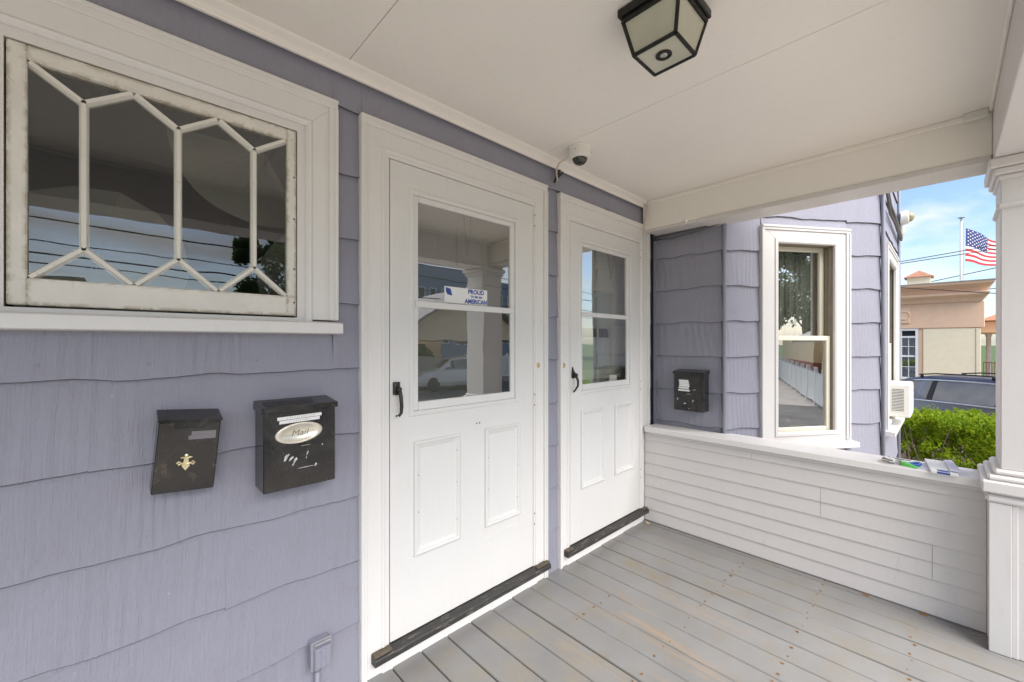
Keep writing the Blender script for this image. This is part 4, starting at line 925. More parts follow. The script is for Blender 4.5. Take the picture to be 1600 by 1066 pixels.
kb = MB(); kb.tube([(1.80, -0.155, CZ - 0.045), (1.795, -0.10, CZ - 0.058), (1.815, -0.06, CZ - 0.075), (1.855, -0.030, CZ - 0.095), (1.872, -0.02, CZ - 0.12)], 0.0045, 8)
kb.build('cable', CABLE_W, sc1, smooth=True)
kb = MB(); kb.tube([(1.900, -0.014, CZ - 0.045), (1.880, -0.020, CZ - 0.075), (1.862, -0.018, CZ - 0.105), (1.850, -0.014, CZ - 0.130)], [0.008, 0.009, 0.009, 0.006], 8)
kb.tube([(1.925, -0.016, CZ - 0.050), (1.905, -0.016, CZ - 0.070), (1.885, -0.014, CZ - 0.090)], 0.006, 8)
kb.build('cable_connector', RUBBER, sc1, smooth=True)

# ------------------------------------------------------------------ second camera and cables on the bay front
sc2 = thing('security_camera', 'white cylindrical camera with an amber dome at the far bay corner', 'security camera', (5.74, -1.29, 2.6))
q = Vector((5.66, -1.285, 2.60)); ax = Vector((0.05, -1, 0.02)).normalized()
MB().lathe(q, ax, [(0, 0.066), (0.050, 0.066), (0.058, 0.060), (0.060, 0.05), (0.060, 0.0)], 24).build('housing', PLASTIC, sc2, smooth=False)
MB().lathe(q + ax * 0.058, ax, [(0.0, 0.050), (0.012, 0.048), (0.026, 0.040), (0.038, 0.024), (0.043, 0.0)], 20).build('dome', DOME_Y, sc2, smooth=True)
MB().tube([FRONT(1.45, 2.42, 0.01), FRONT(1.45, 2.47, 0.03), FRONT(1.45, 2.55, 0.03)], 0.02, 8).build('bracket', PLASTIC, sc2, smooth=True)
bc = MB()
for k, (dz, r) in enumerate(((0.0, 0.012), (-0.035, 0.009), (0.03, 0.009))):
    bc.tube([BAY(1.34, 2.53 + dz, 0.015), FRONT(0.03, 2.53 + dz, 0.02), FRONT(0.3, 2.47 + dz * 1.5 - 0.02 * k, 0.018), FRONT(0.75, 2.445 + dz, 0.02), FRONT(1.2, 2.42 + dz, 0.018), FRONT(1.47, 2.40 + dz * 0.5, 0.02)], r, 7)
tag(bc.build('cable_bundle', simple('weathered_cable', (0.10, 0.09, 0.08), 0.6), smooth=True), 'bundle of dark cables strung across the upper bay front to its camera', 'cable')

# ------------------------------------------------------------------ air conditioner
ac = thing('air_conditioner', 'white window air conditioner with louvred side on the bay front', 'air conditioner', (4.80, -1.35, 0.70))
AX0, AX1 = 4.795, 5.22
MB().cube(AX0, AX1, -1.392, -1.20, 0.725, 1.005).build('cabinet', PLASTIC, ac, 0.008)
SL = Plane((AX0, -1.265), (0, -1))
MB().box(SL, 0.012, 0.088, 0.772, 0.962, -0.004, 0.0006).build('louvre_recess', INK, ac)
for k in range(15): MB().box(SL, 0.010, 0.090, 0.772 + 0.0127 * k, 0.7785 + 0.0127 * k, 0.0, 0.0035).build('louvre', PLASTIC, ac)
FA = Plane((AX0, -1.392), (1, 0))
for k in range(12): MB().box(FA, 0.03, 0.395, 0.755 + 0.019 * k, 0.762 + 0.019 * k, -0.001, 0.003).build('louvre', PLASTIC, ac)

# ------------------------------------------------------------------ things on the cap rail
CT = 0.7222
kr = thing('keys', 'bunch of brown and steel keys lying on the cap rail', 'keys', (2.99, -1.42, CT))
rk = random.Random(5)
for i in range(7):
    a = rk.uniform(0, 6.28); L = rk.uniform(0.05, 0.065); px, py = 2.965 + rk.uniform(-0.03, 0.03), -1.395 + rk.uniform(-0.035, 0.03); z = CT + 0.001 + 0.0035 * i
    c, s_ = math.cos(a), math.sin(a)
    def K(u, v): return (px + u * c - v * s_, py + u * s_ + v * c)
    pts = [K(0.011 * math.cos(t), 0.011 * math.sin(t)) for t in [R(30 + 300 * j / 8) for j in range(9)]] + [K(L * 0.55, -0.004), K(L * 0.75, -0.0055), K(L * 0.9, -0.004), K(L, 0.0), K(L * 0.9, 0.004)]
    MB().hprism(pts, z, z + 0.0024).build('key', random.Random(i).choice([STEEL, BRASS, simple('brown_key', (0.16, 0.10, 0.07), 0.4, 0.6)]), kr)
MB().tube([(2.965 + 0.016 * math.cos(t), -1.40 + 0.016 * math.sin(t), CT + 0.026 + 0.004 * math.sin(t)) for t in [R(20 * j) for j in range(19)]], 0.0014, 6, False).build('key_ring', STEEL, kr)
gt = MB(); gt.add([(2.955, -1.425, CT), (2.925, -1.438, CT), (2.905, -1.495, CT), (2.925, -1.505, CT), (2.960, -1.455, CT), (2.952, -1.432, CT + 0.020), (2.928, -1.445, CT + 0.018), (2.911, -1.494, CT + 0.006), (2.925, -1.501, CT + 0.007), (2.955, -1.455, CT + 0.019)],
                  [(0, 1, 2, 3, 4), (5, 6, 7, 8, 9), (0, 1, 6, 5), (1, 2, 7, 6), (2, 3, 8, 7), (3, 4, 9, 8), (4, 0, 5, 9)])
tag(gt.build('key_tag', GREEN, None, 0.002), 'bright green plastic tag next to the keys', 'key tag')
bl = MB(); bl.tube([(2.985 + 0.040 * math.cos(t), -1.487 + 0.017 * math.sin(t) - 0.30 * 0.04 * math.cos(t), CT + 0.0065) for t in [R(20 * j) for j in range(19)]], 0.0062, 8, False)
bl_o = tag(bl.build('carabiner', BLUEP, smooth=True), 'blue plastic loop lying between the green tag and the papers', 'clip')
pd = thing('paper_packet', 'white folded paper packet with a blue printed strip on the cap rail', 'papers', (2.97, -1.57, CT))
def quad_slab(pts, z0, z1, zb=None):
    m = MB(); zb = zb if zb is not None else z1
    vs = [(x, y, z0) for x, y in pts] + [(pts[0][0], pts[0][1], z1), (pts[1][0], pts[1][1], z1), (pts[2][0], pts[2][1], zb), (pts[3][0], pts[3][1], zb)]
    m.add(vs, [(3, 2, 1, 0), (4, 5, 6, 7), (0, 1, 5, 4), (1, 2, 6, 5), (2, 3, 7, 6), (3, 0, 4, 7)]); return m
quad_slab([(2.870, -1.548), (2.870, -1.640), (3.07, -1.615), (3.07, -1.520)], CT, CT + 0.012, CT + 0.026).build('packet', LABEL, pd, 0.001)
m = MB(); m.add([(2.8695, -1.568, CT + 0.0012), (2.8695, -1.612, CT + 0.0012), (2.8695, -1.612, CT + 0.0112), (2.8695, -1.568, CT + 0.0112)], [(0, 1, 2, 3)]); m.build('printed_strip', BLUE, pd)
m = MB(); m.add([(2.874, -1.572, CT + 0.0130), (2.874, -1.612, CT + 0.0130), (2.900, -1.607, CT + 0.0148), (2.900, -1.566, CT + 0.0148)], [(0, 1, 2, 3)]); m.build('printed_strip', BLUE, pd)
quad_slab([(2.89, -1.612), (2.89, -1.652), (3.07, -1.618), (3.06, -1.592)], CT + 0.018, CT + 0.020, CT + 0.036).build('flap', LAV, pd)
quad_slab([(2.93, -1.510), (2.90, -1.552), (3.06, -1.540), (3.07, -1.490)], CT, CT + 0.0015).build('sheet', LAV, pd)

# ------------------------------------------------------------------ hedge
hedge = thing('hedge', 'leafy bright green hedge beyond the cap rail', 'hedge', (9.6, -1.7, GZ))
def leaf_cloud(m, pts_fn, n, size, seed):
    r = random.Random(seed)
    for _ in range(n):
        p, out = pts_fn(r); sz = size * (0.5 + 1.1 * r.random() ** 1.6)
        d = Vector((r.gauss(0, 1), r.gauss(0, 1), r.gauss(0.25, 0.7))) + Vector(out) * 0.8; d.normalize()
        u = d.cross(Vector((r.uniform(-1, 1), r.uniform(-1, 1), r.uniform(-1, 1)))).normalized(); w = d.cross(u)
        c = Vector(p); m.add([c - u * sz, c + w * sz * 0.42 + d * sz * 0.12, c + u * sz, c - w * sz * 0.42 + d * sz * 0.12], [(0, 1, 2), (0, 2, 3)])
hx0, hx1, hy0, hy1, hz1 = 9.1, 10.35, -6.0, 2.6, 0.27
cl_r = random.Random(21)
clumps = []
for _ in range(900):
    y = cl_r.uniform(hy0, hy1); t = cl_r.random()
    if t < 0.40: x, z = cl_r.uniform(hx0, hx0 + 0.35), hz1 - 0.10 - 1.0 * cl_r.random() ** 1.5
    elif t < 0.8: x, z = cl_r.uniform(hx0 + 0.1, hx1), hz1 - 0.10 + cl_r.uniform(-0.10, 0.03)
    else: x, z = cl_r.uniform(hx0 + 0.2, hx1), cl_r.uniform(-0.6, hz1 - 0.1)
    clumps.append((x, y, z, cl_r.uniform(0.08, 0.17)))
def hp(r):
    x, y, z, rr = r.choice(clumps); v = Vector((r.gauss(0, 1), r.gauss(0, 1), r.gauss(0, 1))).normalized() * rr * (r.random() ** 0.4)
    return (x + v.x, y + v.y, z + v.z * 0.8), v.normalized()
core = [(cl_r.uniform(9.5, 10.2), cl_r.uniform(hy0, hy1), cl_r.uniform(-0.40, 0.10), 0.20) for _ in range(220)]
def hc(r):
    x, y, z, rr = r.choice(core); v = Vector((r.gauss(0, 1), r.gauss(0, 1), r.gauss(0, 1))).normalized() * rr * r.random() ** 0.4
    return (x + v.x, y + v.y, z + v.z), v.normalized()
m = MB(); leaf_cloud(m, hp, 60000, 0.031, 5); leaf_cloud(m, hc, 26000, 0.036, 6); m.build('foliage', LEAF, hedge, kind='stuff', recalc=False)
br = MB(); rb = random.Random(8)
for _ in range(150):
    y = rb.uniform(hy0, hy1); x = rb.uniform(9.0, 10.0); p = Vector((x, y, GZ)); pts = [p.copy()]
    dx, dy = rb.uniform(-0.35, 0.2), rb.uniform(-0.4, 0.4)
    for k in range(1, 5): pts.append(p + Vector((dx * k / 4 + rb.uniform(-0.05, 0.05), dy * k / 4 + rb.uniform(-0.05, 0.05), 1.2 * k / 4)))
    br.tube(pts, [0.014, 0.012, 0.009, 0.006, 0.003], 5)
br.build('branches', BARK, hedge, kind='stuff')

# ------------------------------------------------------------------ cars
def car(name, label, mat, loc, yaw, length, width, belt, roof, st, side_wins, rails, group=None, clear=0.25):
    """st: stations along the car (x, hood/roof z, half width at roof); nose at +x"""
    t = thing(name, label, 'car', (loc[0], loc[1], GZ))
    M = Matrix.Translation((loc[0], loc[1], GZ)) @ Matrix.Rotation(yaw, 4, 'Z')
    def W_(x, y, z): return M @ Vector((x, y, z))
    hw = width / 2; m = MB(); rings = []
    for x, zt, zb, wt, wb in st:
        rings.append([(x, wb * 0.90, clear), (x, wb, clear + 0.18), (x, wb * 1.0, (clear + zb) * 0.55), (x, wb * 0.97, zb), (x, wt, max(zt - 0.05, zb + 0.002)), (x, wt * 0.82, zt), (x, 0, zt + 0.015),
                      (x, -wt * 0.82, zt), (x, -wt, max(zt - 0.05, zb + 0.002)), (x, -wb * 0.97, zb), (x, -wb * 1.0, (clear + zb) * 0.55), (x, -wb, clear + 0.18), (x, -wb * 0.90, clear)])
    k = len(rings[0]); vs = [W_(*p) for rg in rings for p in rg]; fs = []
    for i in range(len(rings) - 1):
        for j in range(k): fs.append((i * k + j, i * k + (j + 1) % k, (i + 1) * k + (j + 1) % k, (i + 1) * k + j))
    fs += [tuple(range(k)), tuple(range((len(rings) - 1) * k, len(rings) * k))]
    m.add(vs, fs); m.build('body', mat, t, smooth=False)
    def interp(x, i):
        for p, q in zip(st[:-1], st[1:]):
            if min(p[0], q[0]) <= x <= max(p[0], q[0]):
                f = (x - p[0]) / (q[0] - p[0]); return p[i] + (q[i] - p[i]) * f
        return st[0][i]
    def sidept(x, f, sgn, o):          # f 0 at the belt, 1 at the roof edge
        zb, zt, wt, wb = interp(x, 2), interp(x, 1) - 0.05, interp(x, 3), interp(x, 4) * 0.97
        return W_(x, sgn * (wb + (wt - wb) * f + o), zb + (zt - zb) * f)
    for sgn in (-1, 1):
        for x0, x1, x0t, x1t in side_wins:
            g = MB(); g.add([sidept(x0, 0.06, sgn, 0.012), sidept(x1, 0.06, sgn, 0.012), sidept(x1t, 0.90, sgn, 0.012), sidept(x0t, 0.90, sgn, 0.012),
                             sidept(x0, 0.06, sgn, 0.003), sidept(x1, 0.06, sgn, 0.003), sidept(x1t, 0.90, sgn, 0.003), sidept(x0t, 0.90, sgn, 0.003)], [(0, 1, 2, 3), (4, 5, 6, 7), (0, 1, 5, 4), (1, 2, 6, 5), (2, 3, 7, 6), (3, 0, 4, 7)])
            g.build('side_window', CARG2, t)
        for (p0, p1, p0t, p1t), (n0, n1, n0t, n1t) in zip(side_wins[:-1], side_wins[1:]):
            g = MB(); g.add([sidept(p1 + 0.01, 0.05, sgn, 0.010), sidept(n0 - 0.01, 0.05, sgn, 0.010), sidept(n0t - 0.01, 0.91, sgn, 0.010), sidept(p1t + 0.01, 0.91, sgn, 0.010),
                             sidept(p1 + 0.01, 0.05, sgn, 0.002), sidept(n0 - 0.01, 0.05, sgn, 0.002), sidept(n0t - 0.01, 0.91, sgn, 0.002), sidept(p1t + 0.01, 0.91, sgn, 0.002)], [(0, 1, 2, 3), (4, 5, 6, 7), (0, 1, 5, 4), (1, 2, 6, 5), (2, 3, 7, 6), (3, 0, 4, 7)])
            g.build('pillar', RUBBER, t)
        xa, xb = side_wins[0][0], side_wins[-1][1]; N = 10
        c = MB(); c.tube([sidept(xa + (xb - xa) * i / N, 0.0, sgn, 0.012) for i in range(N + 1)], 0.018, 6); c.build('chrome_strip', CHROME, t, smooth=True)
        xa, xb = side_wins[0][2], side_wins[-1][3]
        c = MB(); c.tube([sidept(xa + (xb - xa) * i / N, 0.94, sgn, 0.008) for i in range(N + 1)], 0.017, 6); c.build('chrome_strip', CHROME, t, smooth=True)
        if rails and sgn == 1:
            rp = MB(); xs_ = [q[0] for q in st if q[1] > q[2] + 0.4]
            for x in xs_:
                zt, wt = interp(x, 1), interp(x, 3)
                rp.v += [tuple(W_(x, k * wt, zt + dz)) for k, dz in ((-1.012, -0.045), (-0.82, 0.006), (0, 0.021), (0.82, 0.006), (1.012, -0.045))]
            for i in range(len(xs_) - 1):
                for k in range(4): rp.f.append((5 * i + k, 5 * i + k + 1, 5 * i + 6 + k, 5 * i + 5 + k))
            rp.build('dark_roof_shell', CARN, t)  # added shell keeps the roof dark over the brightened body colour
        if rails:
            ra, rb_ = rails; rl = MB(); rl.tube([W_(ra + (rb_ - ra) * i / 8, sgn * interp(ra + (rb_ - ra) * i / 8, 3) * 0.86, interp(ra + (rb_ - ra) * i / 8, 1) + 0.055) for i in range(9)], 0.016, 6)
            for xx in (ra + 0.05, (ra + rb_) / 2, rb_ - 0.05): rl.tube([W_(xx, sgn * interp(xx, 3) * 0.86, interp(xx, 1) - 0.01), W_(xx, sgn * interp(xx, 3) * 0.86, interp(xx, 1) + 0.065)], 0.028, 6)
            rl.build('roof_rail', RUBBER, t, smooth=True)
        xm = side_wins[-1][1] - 0.10
        q = sidept(xm, 0.10, sgn, 0.10); MB().lathe(q, M.to_3x3() @ Vector((1, 0, 0)), [(-0.06, 0.02), (-0.055, 0.075), (0.02, 0.08), (0.08, 0.05), (0.10, 0.0)], 12).build('mirror', mat, t, smooth=True)
        for xw in (-length * 0.29, length * 0.31):
            c_ = W_(xw, sgn * (hw - 0.10), 0.335); ax = M.to_3x3() @ Vector((0, sgn, 0))
            w_ = MB().lathe(c_, ax, [(-0.11, 0.30), (-0.11, 0.335), (0.09, 0.335), (0.105, 0.31), (0.105, 0.22)], 24).build('wheel', TYRE, t, smooth=False)
            rm = MB(); rm.lathe(c_, ax, [(0.08, 0.215), (0.098, 0.215), (0.10, 0.19), (0.085, 0.17), (0.085, 0.06), (0.10, 0.05), (0.10, 0.0)], 20); rm.build('rim', STEEL, w_)
    f = st[-1][0]
    for sgn in (-1, 1):
        hl = MB(); hl.box(lambda a, z, o: W_(f - 0.02 + o, sgn * a, z), 0.42, hw * 0.86, 0.66, 0.80, 0.0, 0.03); hl.build('headlight', STEEL, t, 0.01)
    ws = [s for s in st if s[1] > s[2] + 0.1]; a, b_ = ws[-1], st[st.index(ws[-1]) + 1]
    g = MB(); g.add([W_(a[0] + 0.05, -a[3] * 0.80, a[1] - 0.015), W_(a[0] + 0.05, a[3] * 0.80, a[1] - 0.015), W_(b_[0] - 0.05, b_[3] * 0.86, b_[1] + 0.045), W_(b_[0] - 0.05, -b_[3] * 0.86, b_[1] + 0.045)], [(0, 1, 2, 3)]); g.build('windscreen', CARG2, t)
    return t
CARG2 = simple('tinted_car_glass', (0.26, 0.25, 0.24), 0.06, 0.6, 0.1, spec=1.0)
van_st = [(-2.45, 0.98, 0.95, 0.60, 0.70), (-2.40, 1.18, 1.12, 0.72, 0.86), (-2.20, 1.62, 1.20, 0.66, 0.93), (-1.6, 1.70, 1.21, 0.70, 0.97), (-0.4, 1.735, 1.21, 0.72, 0.98), (0.5, 1.72, 1.20, 0.71, 0.98), (0.95, 1.64, 1.19, 0.68, 0.97), (1.75, 1.17, 1.10, 0.78, 0.95), (2.35, 0.95, 0.92, 0.72, 0.88), (2.5, 0.70, 0.68, 0.66, 0.78)]
yaw_c = math.atan2(0.83, 0.558)
P0 = Vector((12.55, -1.55)); nrm = Vector((-0.83, 0.558)); cpos = P0 - nrm * 0.97
van = car('parked_car', 'dark blue minivan with reflected brightness in its side colour and black rails behind the hedge', CARB, (cpos.x, cpos.y), yaw_c, 5.0, 1.96, 1.1, 1.73, van_st,
          [(-2.05, -0.92, -1.98, -0.88), (-0.80, 0.22, -0.78, 0.24), (0.34, 1.15, 0.34, 0.86)], (-1.9, 0.7))
suv_st = [(-2.1, 0.95, 0.92, 0.62, 0.72), (-2.05, 1.12, 1.05, 0.72, 0.88), (-1.75, 1.58, 1.10, 0.62, 0.93), (-0.8, 1.66, 1.08, 0.66, 0.95), (0.3, 1.62, 1.05, 0.66, 0.95), (1.05, 1.08, 1.02, 0.76, 0.94), (1.75, 0.98, 0.95, 0.72, 0.90), (2.1, 0.72, 0.70, 0.64, 0.78)]
suv = car('parked_car', 'white compact suv across the street, mirrored in the first door glass', CARW, (13.3, -17.0), R(200), 4.3, 1.86, 1.05, 1.65, suv_st, [(-1.6, -0.75, -1.5, -0.70), (-0.65, 0.15, -0.63, 0.17), (0.25, 0.85, 0.25, 0.45)], None)

# ------------------------------------------------------------------ tan building
tb = thing('building', 'tan and cream stucco building with a flared cornice and small roof cupola', 'building', (26, 8, GZ))
FC = Plane((23, 20), (0, -1))                       # s = 20 - y
def ys(y): return 20 - y
twm = MB()
for y1, y0, z0, z1 in ((20, -0.26, GZ, 2.9), (-0.26, -0.83, GZ, -0.11), (-0.26, -0.83, 1.94, 2.9), (-0.83, -2.43, GZ, 2.9)): twm.box(FC, ys(y1), ys(y0), z0, z1, -0.4, 0)
twm.cube(23.4, 31.4, -2.43, -2.05, GZ, 2.9); twm.cube(31.0, 31.4, -2.0, 20, GZ, 2.9)
wall_t = twm.build('wall', TAN, tb)
MB().box(FC, ys(-0.96), ys(-2.34), GZ, 1.915, -0.02, 0.035).build('cream_panel', CREAMST, tb, 0.01)
MB().box(FC, ys(-2.345), ys(-2.47), GZ, 1.90, -0.02, 0.05).build('corner_pilaster', CREAMST, tb, 0.01)
MB().box(FC, ys(20), ys(-2.56), 1.93, 2.9, -0.1, 0.06).build('frieze_band', TAN, tb, 0.015)
orn = MB().box(FC, ys(-0.27), ys(-0.60), 2.13, 2.77, 0.06, 0.11).build('square_ornament', TAN, tb, 0.02)
MB().lathe(FC(ys(-0.43), 2.45, 0.11), tuple(FC.n), [(0, 0.19), (0.02, 0.19), (0.03, 0.15), (0.005, 0.13), (0.005, 0.0)], 20).build('round_boss', TAN, orn)
cp = [(0.06, 2.88), (0.14, 2.90), (0.20, 3.02), (0.42, 3.14), (0.44, 3.22), (0.30, 3.26), (0.34, 3.36), (0.62, 3.52), (0.64, 3.60), (-0.4, 3.60), (-0.4, 2.88)]
# mitred cornice round the corner (x- face and y- face)
m = MB(); rings = []
for o, z in cp: rings.append([(23 - o, 20, z), (23 - o, -2.43 - o * 0.55, z), (31.4, -2.43 - o * 0.55, z)])
k = len(rings)
for rg in rings: m.v += rg
for i in range(k):
    a, b_ = 3 * i, 3 * ((i + 1) % k)
    m.f += [(a, a + 1, b_ + 1, b_), (a + 1, a + 2, b_ + 2, b_ + 1)]
m.build('cornice', TAN, tb)
MB().box(FC, ys(20), ys(-2.80), 3.602, 3.635, -0.8, 0.66).build('roof_edge', ROOFG, tb)
MB().cube(23.2, 31.3, -2.4, 20, 3.40, 3.58).build('roof', ROOFG, tb)
cup = MB().cube(26.6, 27.5, -1.10, -0.33, 3.58, 4.40).build('cupola', CREAMST, tb)
m = MB(); m.add([(26.45, -1.2, 4.38), (27.65, -1.2, 4.38), (27.65, -0.22, 4.38), (26.45, -0.22, 4.38), (27.05, -0.71, 4.74)], [(0, 1, 4), (1, 2, 4), (2, 3, 4), (3, 0, 4), (0, 3, 2, 1)]); m.build('cupola_roof', TERRA, cup)
wnd = MB(); wnd.frame(FC, ys(-0.262), ys(-0.828), -0.105, 1.935, [(0, 0.03), (0.085, 0.03), (0.09, -0.10)]); wn_ = wnd.build('window', FENCEW, tb)
MB().box(FC, ys(-0.345), ys(-0.745), 1.56, 1.63, -0.10, 0.02).build('transom_bar', FENCEW, wn_)
MB().box(FC, ys(-0.345), ys(-0.745), 0.79, 0.86, -0.10, 0.0).build('meeting_rail', FENCEW, wn_)
MB().box(FC, ys(-0.33), ys(-0.75), 1.63, 1.86, -0.12, -0.11).build('pane', DARKGL, wn_)
for z0, z1 in ((0.0, 0.79), (0.86, 1.56)):
    MB().box(FC, ys(-0.33), ys(-0.75), z0, z1, -0.09, -0.085).build('pane', GLASS_B, wn_)
    MB().box(FC, ys(-0.532), ys(-0.556), z0, z1, -0.084, -0.06).build('muntin', FENCEW, wn_)
    MB().box(FC, ys(-0.345), ys(-0.745), (z0 + z1) / 2 - 0.012, (z0 + z1) / 2 + 0.012, -0.0595, -0.045).build('muntin', FENCEW, wn_)
cm_ = MB()
for i in range(29):
    for z in (-0.05, 1.6): cm_.v.append(tuple(FC(ys(-0.30) + 0.5 * i / 28, z, -0.20 + 0.03 * math.sin(i * 1.3))))
for i in range(28): cm_.f.append((2 * i, 2 * i + 2, 2 * i + 3, 2 * i + 1))
cm_.build('curtain', CURTAIN, wn_)
MB().cube(23.45, 23.5, -1.0, 0.2, GZ, 2.0).build('inner_wall', ROOM, tb)
# entrance portico round the corner
MB().cube(26.2, 30.5, -6.5, -2.58, 1.78, 2.26).build('portico_beam', TAN, tb, 0.03)
m = MB(); m.add([(25.9, -6.8, 2.28), (30.8, -6.8, 2.28), (30.8, -2.5, 2.28), (25.9, -2.5, 2.28), (27.6, -4.6, 3.35), (29.0, -4.6, 3.35)], [(0, 1, 5, 4), (1, 2, 5), (2, 3, 4, 5), (3, 0, 4), (0, 3, 2, 1)]); m.build('portico_roof', TERRA, tb)
for x, y in ((28.0, -2.885), (28.0, -6.2), (26.6, -6.2)):
    MB().lathe((x, y, -0.25), (0, 0, 1), [(0, 0.12), (0.06, 0.12), (0.1, 0.09), (1.85, 0.075), (1.92, 0.10), (2.02, 0.12)], 14).build('portico_column', POLEW, tb, smooth=False)
MB().cube(26.0, 30.4, -6.5, -2.6, GZ, -0.26).build('portico_step', CONC, tb)
rl = MB(); rl.tube([(27.6, -2.70, 0.50), (27.6, -3.05, 0.50), (27.0, -3.30, 0.05)], 0.022, 6); rl.tube([(27.6, -2.70, -0.12), (27.6, -3.05, -0.12)], 0.018, 6)
for k in range(5): rl.tube([(27.6, -2.72 - 0.08 * k, -0.26), (27.6, -2.72 - 0.08 * k, 0.5)], 0.013, 6)
rl.build('railing', simple('copper_rail', (0.36, 0.20, 0.12), 0.5), tb)

fp = thing('flagpole', 'tall white flagpole rising behind the tan building', 'flagpole', (32.5, -2.14, GZ))
MB().tube([(32.5, -2.14, GZ), (32.5, -2.14, 7.85)], [0.075, 0.055], 12).build('pole', POLEW, fp, smooth=True)
MB().lathe((32.5, -2.14, 7.85), (0, 0, 1), [(0, 0.05), (0.05, 0.05), (0.07, 0.02), (0.12, 0.03), (0.16, 0.14), (0.19, 0.12), (0.22, 0.0)], 12).build('finial', ROOFG, fp)
MB().tube([(32.44, -2.20, 7.7), (32.44, -2.20, 7.45), (32.44, -2.20, 4.6)], 0.012, 5).build('halyard', ROOFG, fp)
flag = thing('flag', 'american flag blowing out from the tall white pole', 'flag', (32.6, -2.3, 5.6))
RV = Vector((0.7247, -0.689, 0)); NV = Vector((-0.689, -0.7247, 0))
def FL(u, v, o=0.0):
    L = 3.3; r = 0.25 - 0.06 * v + u * L * 0.94
    sl = 0.43 - 0.27 * v - 0.06 * u
    w = 0.10 * math.sin(u * 9.5 + v * 1.6) * min(1, u * 3 + 0.2)
    p = Vector((32.5, -2.14, 7.43 - 1.757 * v - sl * (u * L * 0.94) * (1 - 0.18 * u) + 0.04 * math.sin(u * 8 + 1))) + RV * r + NV * (w + o)
    return p
def patch(u0, u1, v0, v1, nu, nv, o=0.0):
    m = MB()
    for oo in (o, o - 0.006):
        for i in range(nu + 1):
            for j in range(nv + 1): m.v.append(tuple(FL(u0 + (u1 - u0) * i / nu, v0 + (v1 - v0) * j / nv, oo)))
    k = (nu + 1) * (nv + 1)
    for b in (0, k):
        for i in range(nu):
            for j in range(nv):
                q = b + i * (nv + 1) + j; m.f.append((q, q + nv + 1, q + nv + 2, q + 1))
    return m
for k in range(13):
    u0 = 0.40 if k < 7 else 0.0
    patch(u0, 1.0, k / 13, (k + 1) / 13, 24, 1).build('stripe', RED if k % 2 == 0 else FWHITE, flag, smooth=True, recalc=False)
patch(0, 0.40, 0, 7 / 13, 12, 4).build('canton', NAVY, flag, smooth=True, recalc=False)
stars = MB()
for row in range(9):
    for c_ in range(6 if row % 2 == 0 else 5):
        u = 0.40 * ((c_ + (0.5 if row % 2 == 0 else 1.0)) / 6.0); v = (7 / 13) * (row + 0.9) / 9.9
        pts = []
        for j in range(10):
            rr = 0.052 if j % 2 == 0 else 0.022; t = math.pi / 2 + j * math.pi / 5
            pts.append((u + rr * math.cos(t) / 3.1, v - rr * math.sin(t) / 1.757))
        for oo in (0.012,): stars.v += [tuple(FL(a, b_, oo)) for a, b_ in pts]
        b = len(stars.v) - 10; stars.f.append(tuple(range(b, b + 10)))
stars.build('stars', FWHITE, flag)

# ------------------------------------------------------------------ overhead wires
def wire(p, q, sag, label, r=0.018, ext=1.6):
    p, q = Vector(p), Vector(q); a, b = p - (q - p) * ext, q + (q - p) * ext; n = 24
    pts = [a + (b - a) * (i / n) - Vector((0, 0, sag * 4 * (i / n) * (1 - i / n) - sag)) for i in range(n + 1)]
    return tag(MB().tube(pts, r, 6).build('power_line', RUBBER, smooth=True), label, 'power line', 'overhead wires')
wire((30, 0.85, 5.58), (30, -2.0, 5.86), 0.15, 'upper of two thin wires crossing the sky behind the flagpole', 0.02, 6)
wire((30, 0.85, 5.50), (30, -2.0, 5.70), 0.10, 'lower of two thin wires crossing the sky behind the flagpole', 0.02, 6)
wire((21, -0.35, 3.42), (21, -2.4, 3.05), 0.1, 'dark wire drooping in front of the tan cornice', 0.016, 5)
wire((34, -2.3, 5.15), (34, -3.3, 5.35), 0.1, 'wire rising to the column from the roof by the flagpole', 0.022, 8)
wire((30, -2.6, 3.9), (30, -3.6, 3.95), 0.05, 'wire low in the sky between tan building and column', 0.02, 8)
for i, (y, z, nm) in enumerate(((-17.0, 3.5, 'lowest'), (-17.2, 3.8, 'second lowest'), (-17.0, 4.15, 'middle'), (-17.3, 4.9, 'second highest'), (-17.6, 5.6, 'highest'))):
    wire((-5, y, z + 0.3), (20, y - 0.4, z - 0.2), 0.4, nm + ' street wire mirrored in the old panes', 0.028 if i % 2 else 0.018, 1.0)

